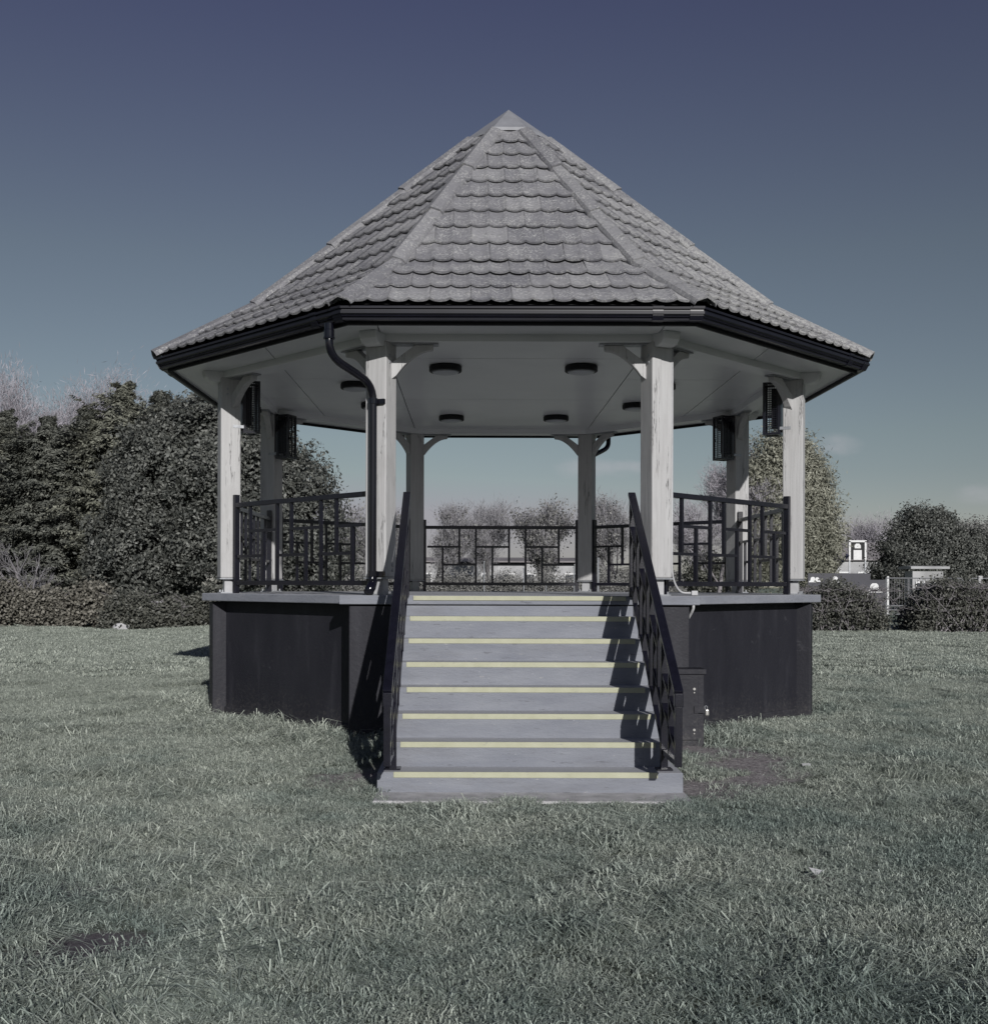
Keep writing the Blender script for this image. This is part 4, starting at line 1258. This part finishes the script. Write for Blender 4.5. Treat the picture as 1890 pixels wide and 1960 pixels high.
bare_tree("bare_tree", "pale leafless tree peeping over the conifers left of the tallest one", "tree", G(128, 54), ztop(728, 54), .18, 32, levels=6, kids=(5, 4, 4, 3, 3), up=.5, twig_r=1.2, mt=MTWIG, mb=MBARKP, fuzz=(48000, .34, .018, .45, MFUZ))
bare_tree("forked_tree", "small bare forked tree with grey trunks standing in the hedge at the left", "tree", G(66, 34.2), 2.6, .11, 33, levels=5, kids=(4, 4, 3), up=.2, first=.12, spread=.9, twig_r=1.2, mt=MTWIGD, mb=MBARKP, fuzz=(450, .22, .010, .10, MFUG))

def hedge(name, label, cat, x0, x1, y, depth, H, leaf, m, seed, num, twigs=0, group=None, sig=.13):
    t = empty(name, ((x0 + x1) / 2, y, float(gh((x0 + x1) / 2, y)))); tag(t, label, cat, group)
    r = np.random.default_rng(seed)
    w = (x1 - x0) / 2
    nc = max(60, num // 14)
    cx = r.uniform(-w, w, nc); cy = r.uniform(-depth / 2, depth / 2, nc)
    top_ = H * (0.86 + .12 * np.sin(cx * 2.3 + seed) + .08 * np.sin(cx * 5.1))
    top_ *= np.clip((w - np.abs(cx)) / .5 + .55, 0, 1) * (np.sqrt(np.clip(1.02 - .75 * (cx / w) ** 2, .05, 1)) * (1 + .10 * np.sin(cx * 7 + seed)) if cat == 'shrub' else 1)
    cz = top_ * r.uniform(0.05, 1.0, nc) ** .7
    q = np.repeat(np.arange(nc), 14)
    C = np.stack([cx[q], cy[q], cz[q]], 1) + r.normal(0, sig, (len(q), 3))
    C[:, 2] = np.maximum(C[:, 2], 0.01)
    Nn = np.stack([r.normal(0, .6, len(q)), -0.7 + r.normal(0, .5, len(q)), .6 + r.normal(0, .5, len(q))], 1)
    tone = np.clip(r.beta(1.4, 1.8, len(q)) + r.uniform(-.2, .2, nc)[q], 0, 1)
    leaves("foliage", C, Nn, np.full(len(q), leaf), 1.5, m, t, seed=seed, tone=tone)
    S = []
    for i in range(max(8, twigs)):
        x = r.uniform(-w * .9, w * .9); yb = r.uniform(-depth * .4, depth * .3); p = np.array([x, yb, -.05]); dx = r.normal(0, .35)
        rr = r.uniform(.012, .03)
        for j in range(4):
            qn = p + np.array([dx * H * .25 + r.normal(0, .04), r.normal(-.05, .06), H * .205])
            S.append((*p, *qn, rr * (1 - .2 * j), rr * (.8 - .2 * j)))
            if j:
                for z in range(2):
                    e = qn + np.array([r.normal(0, .25), r.normal(-.1, .15), abs(r.normal(.12, .06))]); S.append((*qn, *e, rr * .4, .004))
            p = qn
    tube_segments("stems", S, MBARKP, t, 4)
    return t
def gx_(px, d): return at(px, 1120, d).x
hedge("hedge", "low clipped beige leaved hedge along the left edge of the lawn", "hedge", gx_(-60, 34.0), gx_(212, 34.0), 34 - 12.53, 1.1, 1.22, .065, MHED, 41, 30000)
hedge("shrub", "dark round shrub right of the low beige hedge", "shrub", gx_(212, 33.6), gx_(296, 33.6), 33.6 - 12.53, 1.3, 1.25, .06, MSHR, 42, 15000)
hedge("shrub", "dark leafy shrub touching the left end of the bandstand plinth", "shrub", gx_(300, 34.2), gx_(352, 34.2), 34.2 - 12.53, 1.0, 1.0, .06, MSHR, 43, 10000)
hedge("shrub", "taller shrub half hidden behind the left corner of the bandstand", "shrub", gx_(340, 34.6), gx_(440, 34.6), 34.6 - 12.53, 1.2, 1.1, .06, MSHR, 44, 16000)
bn_ = empty("litter_bin", (*at(297, 1120, 34.0).xy, 0.13)); tag(bn_, "pale slatted litter bin standing among the shrubs left of the bandstand", "bin")
for i in range(7):
    a_ = i / 7 * 6.283; MB().box((math.cos(a_) * .2, math.sin(a_) * .2, .40), (.08, .03, .62), Matrix.Rotation(a_ + 1.57, 3, 'Z')).build("slat", MGREYP, bn_)
MB().tube([(0, 0, .70), (0, 0, .76), (0, 0, .80)], [.26, .27, .20], 12).build("lid", MGREYP, bn_)
MB().tube([(0, 0, .05), (0, 0, .7)], .165, 12).build("liner", MRUB, bn_)
def rock(name, label, cat, loc, s, m, seed):
    bm = bmesh.new(); bmesh.ops.create_icosphere(bm, subdivisions=2, radius=1)
    r = random.Random(seed)
    for v in bm.verts: v.co = Vector((v.co.x * s[0], v.co.y * s[1], v.co.z * s[2])) * (1 + r.uniform(-.16, .16))
    me = bpy.data.meshes.new(name); bm.to_mesh(me); bm.free(); me.materials.append(m)
    o = mobj(name, me); o.location = loc; return tag(o, label, cat)
p = at(231, 1120, 33.0); rock("boulder", "pale grey boulder on the grass before the dark round shrub", "stone", (p.x, p.y, .14), (.27, .2, .15), MCONC, 5)
# black railings far left
fl = empty("park_railing", (*at(10, 1120, 36).xy, .1)); tag(fl, "black upright park railings under the conifers at the far left", "fence")
for z in (.25, 1.35): MB().box((0, 0, z), (2.6, .03, .04)).build("rail", MRUB, fl)
for i in range(22): MB().tube([(-1.27 + i * .121, 0, 0), (-1.27 + i * .121, 0, 1.5)], .011, 6).build("bar", MRUB, fl)

# ------------------------------------------------------------------ behind: park trees, low buildings, play area
for (px, py, d, s, lf, lab) in (
        (832, 968, 74, 51, (MFAR, 3500, .10, .25), "thinly leaved grey tree just right of the left back post"),
        (936, 957, 80, 52, (MFAR, 700, .10, .25), "leafless spreading tree seen through the middle of the bandstand"),
        (1042, 964, 78, 53, (MFAR, 8000, .11, .35), "fuller grey leaved tree left of the right back post"),
        (1172, 953, 72, 54, (MFAR, 4000, .10, .25), "loose airy tree between the right back post and the right stair rail"),
        (668, 968, 70, 55, (MFAR, 6000, .11, .3), "pale small leaved tree seen just left of the downpipe"),
        (742, 1010, 95, 56, (MFAR, 5000, .12, .35), "distant grey tree seen beside the top of the left stair rail")):
    bare_tree("park_tree", lab, "tree", G(px, d), ztop(py, d), .17, s, levels=6, kids=(5, 4, 4, 3, 2), spread=.52, up=.4, first=.28, ratio=.60, mt=MTWIGD, mb=MBARK, leafy=lf, twig_r=1.2, fuzz=(6500, .55, .022, .25, MFUG), group="park trees beyond the bandstand")
r_ = random.Random(3)
far_lab = ["small distant bushy tree seen left of the downpipe post, %s" % q for q in ("leftmost of three", "middle of three", "rightmost of three")] + \
    ["small distant bushy tree seen through the back railing, %s" % q for q in ("hidden by the left back post", "first right of the left back post", "second right of the left back post", "third right of the left back post",
     "under the fuller grey tree", "just left of the right back post", "behind the right back post")] + ["small distant bushy tree behind the right hand railing, %s" % q for q in ("nearest the post with the conduit", "in the middle", "farthest right")]
for i in range(13):
    d = 104 + r_.uniform(-3, 14); px = 560 + i * 62 + r_.uniform(-12, 12)
    hh = r_.uniform(2.4, 3.6)
    leafy_tree("distant_tree", far_lab[i], "tree", G(px, d),
               [(0, 0, hh * .55, 2.0, 1.6, hh * .45), (1.3, 0, hh * .4, 1.5, 1.4, hh * .35), (-1.3, 0, hh * .42, 1.5, 1.4, hh * .38)], .15, MFAR, 500, 14, .3, 500 + i, ncore=500, trunk=(1.8, .12), limbs=3, group="far row of small trees")
hedge("far_hedge", "long low grey green hedge across the far side of the park", "hedge", -12, 12, 53.5, 1.6, 1.85, .07, MFAR, 61, 60000, sig=.3)
# low white buildings in the distance
def low_building(label, x0, x1, d, h, roofh, mwall, mroof, nwin, dep=6.0):
    t = empty("low_building", ((x0 + x1) / 2, d - 12.53, 0.1)); tag(t, label, "building")
    w = x1 - x0
    MB().box((0, 0, h / 2 - .1), (w, dep, h + .2)).build("wall", mwall, t)
    MB().prism([(-dep / 2 - .3, h), (dep / 2 + .3, h), (dep / 2 + .3, h + .12), (.2, h + .12 + roofh), (-.2, h + .12 + roofh), (-dep / 2 - .3, h + .12)], -w / 2 - .2, w / 2 + .2, fn=lambda p: Vector((p.z, p.x, p.y + .1))).build("roof", mroof, t, fix=True)
    for i in range(nwin):
        x = -w / 2 + (i + .5) * w / nwin
        f = MB().box((x, -dep / 2 - .02, h * .55), (min(1.4, w / nwin * .6), .06, h * .4)).build("window", MWHT, t)
        MB().box((x, -dep / 2 - .06, h * .55), (min(1.25, w / nwin * .5), .03, h * .33)).build("pane", MGLS, f)
    return t
MGLS = simple("dark_glass", (0.06, 0.065, 0.075), 0.12, 0.1, 3, 0.8)
MPALE = simple("pale_render", (0.36, 0.36, 0.365), 0.8, 0.25, .8)
MROOFB = simple("far_roof", (0.22, 0.205, 0.21), 0.8, 0.2, .5)
low_building("long low white building far off behind the middle of the back railing", -5, 8.5, 93, 3.1, .35, MPALE, MROOFB, 8)
low_building("low white building with a brown grey roof beyond the fence on the right", 28.5, 38.5, 96, 3.4, 1.5, MPALE, MROOFB, 6)
low_building("small white hut in front of the broad dark evergreen at the right edge", gx_(1738, 55), gx_(1796, 55), 55, 2.1, .04, MPALE, MPALE, 2, 1.0)
# light poles
def pole(label, px, d, ytop, r=.05):
    b = G(px, d); h = ztop(ytop, d) - b[2]
    t = empty("pole", b); tag(t, label, "pole", "pale poles in the play area")
    MB().tube([(0, 0, -.1), (0, 0, h)], [r, r * .8], 8).build("shaft", MZINC, t)
    MB().tube([(0, 0, h - .02), (0, 0, h + .03)], r * 1.3, 8).build("cap", MZINC, t)
pole("slim pale pole left of the middle of the back railing", 926, 60, 1075, .04)
pole("thicker white pole just right of the right back post", 1144, 56, 1068, .06)
pole("short pale pole under the middle of the back railing", 1002, 62, 1088, .04)
pole("slim pale pole near the right back post", 1098, 60, 1082, .035)
cf = empty("climbing_frame", G(1072, 58)); tag(cf, "white zigzag climbing frame seen through the back railing", "play equipment")
zz_ = [(-.7 + i * .23, 0, .75 if i % 2 == 0 else .1) for i in range(7)]
for i in range(6): MB().tube([zz_[i], zz_[i + 1]], .025, 6).build("strut", MWHT, cf)
MB().tube([(-.75, 0, .76), (.75, 0, .76)], .028, 6).build("top_bar", MWHT, cf)
for x in (-1.0, 1.0): MB().tube([(x * .75, .2, -.05), (x * .75, 0, 1.4)], .03, 6).build("upright", MZINC, cf)
bh = empty("play_bench", G(1178, 50)); tag(bh, "pale low bench right of the right back post", "bench")
MB().box((0, 0, .42), (1.5, .35, .05)).build("seat", MWHT, bh); MB().box((0, .17, .75), (1.5, .05, .3)).build("backrest", MWHT, bh)
for x in (-.6, .6): MB().box((x, 0, .2), (.06, .3, .42)).build("leg", MZINC, bh)

# ------------------------------------------------------------------ right side
d = 62
leafy_tree("willow_tree", "tall pale green yellow tree rising behind the right corner post", "tree", G(1505, d),
           [(0, 0, 6.0, 2.25, 2.0, 3.4), (-.7, 0, 7.0, 1.9, 1.6, 2.9), (.7, 0, 4.2, 2.2, 2.0, 2.9), (.5, 0, 7.2, 1.5, 1.5, 2.4), (-.9, 0, 4.5, 1.7, 1.8, 2.9), (1.5, 0, 3.4, 1.3, 1.3, 1.9)], .062, MWIL, 5200, 24, .30, 71, 3.6, gap=.12, ncore=700, trunk=(6.5, .22), bark=MBARKP, limbs=12, spread=1.8)
bare_tree("bare_tree", "rounded leafless grey tree behind the rear right post", "tree", G(1372, 64), ztop(858, 64), .16, 72, levels=6, kids=(5, 4, 4, 4, 3), spread=.8, up=.3, first=.25, ratio=.64, mt=MTWIG, mb=MBARKP, twig_r=1.4, leafy=(MFAR, 2500, .07, .2), fuzz=(22000, .42, .022, .25, MFUZ))
d = 60
yl = [(0, 0, 2.5, 2.7, 2.0, 2.2), (-.3, 0, 3.9, 1.6, 1.5, 1.75), (1.3, 0, 2.9, 2.0, 1.7, 1.9), (-1.3, 0, 2.1, 1.8, 1.5, 1.5), (2.3, .3, 2.0, 1.7, 1.5, 1.7), (.3, 0, 4.4, 1.1, 1.1, 1.25)]
leafy_tree("yew_tree", "broad dark evergreen tree at the right edge of the picture", "tree", G(1772, d), yl,
           0.07, MEVG, 5200, 24, .17, 73, 1.9, ncore=6000, trunk=(2.4, .25), gap=.25)
leafy_tree("park_tree", "grey green tree half behind the broad dark evergreen at the right edge", "tree", G(1862, 72),
           [(0, 0, 3.0, 2.6, 2.2, 2.4), (1.8, 0, 2.6, 2.2, 2, 2.1), (-1.6, 0, 3.4, 1.6, 1.6, 1.9)], .09, MFAR, 2800, 18, .26, 74, 1.6, ncore=3000, trunk=(2, .2), group="park trees beyond the bandstand")
bare_tree("bare_tree", "pale leafless tree behind the white framed board on the right", "tree", G(1672, 115), ztop(985, 115), .16, 75, levels=6, kids=(5, 4, 4, 3, 2), mt=MTWIG, mb=MBARKP, twig_r=1.2, fuzz=(9000, .6, .03, .4, MFUZ))
for i, (px, dd, hh, lab) in enumerate(((1345, 86, 4.0, "small dark tree seen through the right front railing, nearest the post"), (1402, 88, 3.6, "small dark tree seen through the middle of the right front railing"), (1700, 84, 2.4, "low bush before the white building, right of the white framed board"))):
    leafy_tree("distant_tree", lab, "tree", G(px, dd), [(0, 0, hh * .5, 1.6, 1.4, hh * .48), (.9, 0, hh * .35, 1.2, 1.2, hh * .33)], .13, MSHR, 500, 16, .2, 80 + i, ncore=500, trunk=(1.5, .1), limbs=3, group="small trees behind the play area")
hedge("shrub", "wild twiggy shrub just right of the bandstand plinth", "shrub", gx_(1535, 33), gx_(1682, 33), 33 - 12.53, 1.5, 1.5, .05, MSHR, 91, 17000, 90)
hedge("shrub", "large sprawling twiggy shrub at the right picture edge", "shrub", gx_(1738, 32.6), gx_(1985, 32.6), 32.6 - 12.53, 1.7, 1.62, .05, MSHR, 92, 28000, 130)
hedge("hedge", "low grey hedge behind the large sprawling shrub at the right edge", "hedge", gx_(1745, 40), gx_(1960, 40), 40 - 12.53, 1.0, 1.05, .06, MFAR, 93, 14000, 20)
# white framed board
wb = empty("framed_board", at(1640, 1120, 70).xy.to_3d() + Vector((0, 0, .1))); tag(wb, "tall white framed board with a dark inner panel, by the white building", "board")
zb0, zb1 = ztop(1071, 70) - .1, ztop(1034, 70) - .1
w = .50
for s in (-1, 1): MB().box((s * w, 0, (zb0 + zb1) / 2 - .0), (.12, .12, zb1 - zb0)).build("frame_upright", MWHT, wb)
MB().box((0, 0, zb1), (2 * w + .12, .12, .12)).build("frame_top", MWHT, wb)
MB().box((0, .03, (zb0 + zb1) / 2), (2 * w - .12, .05, zb1 - zb0 - .12)).build("dark_panel", MRUB, wb)
MB().box((0, -.02, zb0 + .36), (.52, .04, .62)).build("white_panel", MWHT, wb)
MB().prism([(-.2, 0), (.2, 0), (.2, .18), (.1, .30), (-.1, .30), (-.2, .18)], -.04, 0.0, fn=lambda p: Vector((p.x, p.z, p.y + zb1 - .45))).build("white_panel", MWHT, wb, fix=True)
for s in (-1, 1): MB().box((s * w, .02, zb0 / 2 - .1), (.08, .08, zb0 + .2)).build("leg", MZINC, wb)
# blue play post
bp = empty("play_tower", G(1590, 66)); tag(bp, "small blue Y shaped play post left of the white framed board", "play equipment")
MBLU = simple("blue_paint", (0.13, 0.14, 0.25), 0.5, .15)
MB().tube([(0, 0, -.1), (0, 0, 2.2)], .13, 8).build("mast", MBLU, bp)
MB().bar((0, 0, 2.1), (1.0, 0, 3.2), .12, .2).build("arm", MBLU, bp); MB().bar((-.35, 0, 2.5), (.2, 0, 3.3), .3, .5).build("arm", MBLU, bp)
# dark mural hoarding with white painted shapes
hx0, hx1, hd = gx_(1545, 46), gx_(1698, 46), 46
hb_ = empty("mural_hoarding", ((hx0 + hx1) / 2, hd - 12.53, .1)); tag(hb_, "dark low hoarding with white painted shapes behind the twiggy shrub", "hoarding")
W_ = hx1 - hx0
MB().box((-W_ * .11, 0, .90), (W_ * .78, .06, 1.95)).build("board", simple("hoarding_navy", (.022, .022, .034), .5, .2), hb_)
MB().box((W_ * .36, .02, .78), (W_ * .24, .06, 1.66)).build("board", bpy.data.materials["hoarding_navy"], hb_)
MB().box((W_ * .5, 0, .86), (.07, .09, 1.80)).build("end_post", MWHT, hb_)
def bell(x, z, s, wide=1.0):
    p_ = [(-.5, 0), (.5, 0), (.42, .12), (.30, .2), (.24, .5), (.12, .62), (-.12, .62), (-.24, .5), (-.30, .2), (-.42, .12)]
    MB().prism([(a_ * s * wide, b_ * s) for (a_, b_) in p_], -.05, -.034, fn=lambda p: Vector((p.x + x, p.z, p.y + z))).build("painted_shape", MWHT, hb_, fix=True)
for (x, z, s, wd) in ((-W_ * .44, 1.50, .36, 1), (-W_ * .385, 1.52, .30, 1), (-W_ * .16, 1.48, .42, 1), (-W_ * .10, 1.10, .50, 3.2), (W_ * .33, 1.08, .62, 1.1), (W_ * .22, .90, .30, 2.0), (-W_ * .36, .98, .2, 5)): bell(x, z, s, wd)
MFEN = simple("weathered_zinc", (0.20, 0.205, 0.215), 0.6, 0.2, 30, 0.3)
# galvanised fence
gf = empty("metal_fence", (*at(1790, 1120, 43).xy, .1)); tag(gf, "galvanised tubular metal fence behind the shrubs on the right", "fence")
fx0, fx1 = gx_(1694, 43) - gf.location.x, gx_(1842, 43) - gf.location.x
zt_ = 1.66
MB().tube([(fx0, 0, zt_), (fx1 - .1, 0, zt_), (fx1 - .03, 0, zt_ - .03), (fx1, 0, zt_ - .1), (fx1, 0, -.1)], .022, 8).build("top_rail", MFEN, gf)
for z in (.25, .42, .58): MB().tube([(fx0, 0, z), (fx1, 0, z)], .022, 8).build("rail", MFEN, gf)
for i in range(4): MB().tube([(fx0 + (fx1 - fx0) * i / 3.4 + .02, .03, -.1), (fx0 + (fx1 - fx0) * i / 3.4 + .02, .03, zt_)], .026, 8).build("fence_post", MFEN, gf)
for i in range(30):
    x = fx0 + (fx1 - fx0) * (i + .5) / 30
    MB().tube([(x, .02, .24), (x, .02, zt_ - .02)], .006, 5).build("mesh_bar", MFEN, gf)
gp = empty("metal_fence", (*at(1868, 1120, 43).xy, .1)); tag(gp, "bow topped fence end with a thick white post at the right picture edge", "fence")
MB().tube([(-.28, 0, -.1), (-.28, 0, 1.55), (-.24, 0, 1.63), (-.16, 0, 1.66), (1.0, 0, 1.66)], .022, 8).build("top_rail", MFEN, gp)
MB().box((.12, -.03, .83), (.17, .12, 1.86)).build("white_post", MPALE, gp, bevel=.02)

# ------------------------------------------------------------------ small things on the grass
def scrap(label, loc, rot, s, poly):
    me = MB().prism([(x * s, y * s) for (x, y) in poly], 0, .004).mesh("paper_scrap", MGREYP)
    o = mobj("paper_scrap", me); o.location = loc; o.rotation_euler = rot
    return tag(o, label, "litter")
scrap("long white scrap of litter lying in the grass right of the bare patch", (2.11, -4.24, float(gh(2.11, -4.24)) + .022), (R(30), R(4), R(22)), .085, [(-.5, -.14), (.35, -.2), (.5, 0), (.42, .16), (-.4, .12)])
q = at(1562, 1682, 5.42)
scrap("small triangular pale scrap of paper in the near grass on the right", (q.x, q.y, float(gh(q.x, q.y)) + .035), (R(35), R(12), R(-20)), .075, [(-.5, .1), (.5, .2), (0.05, -.4)])
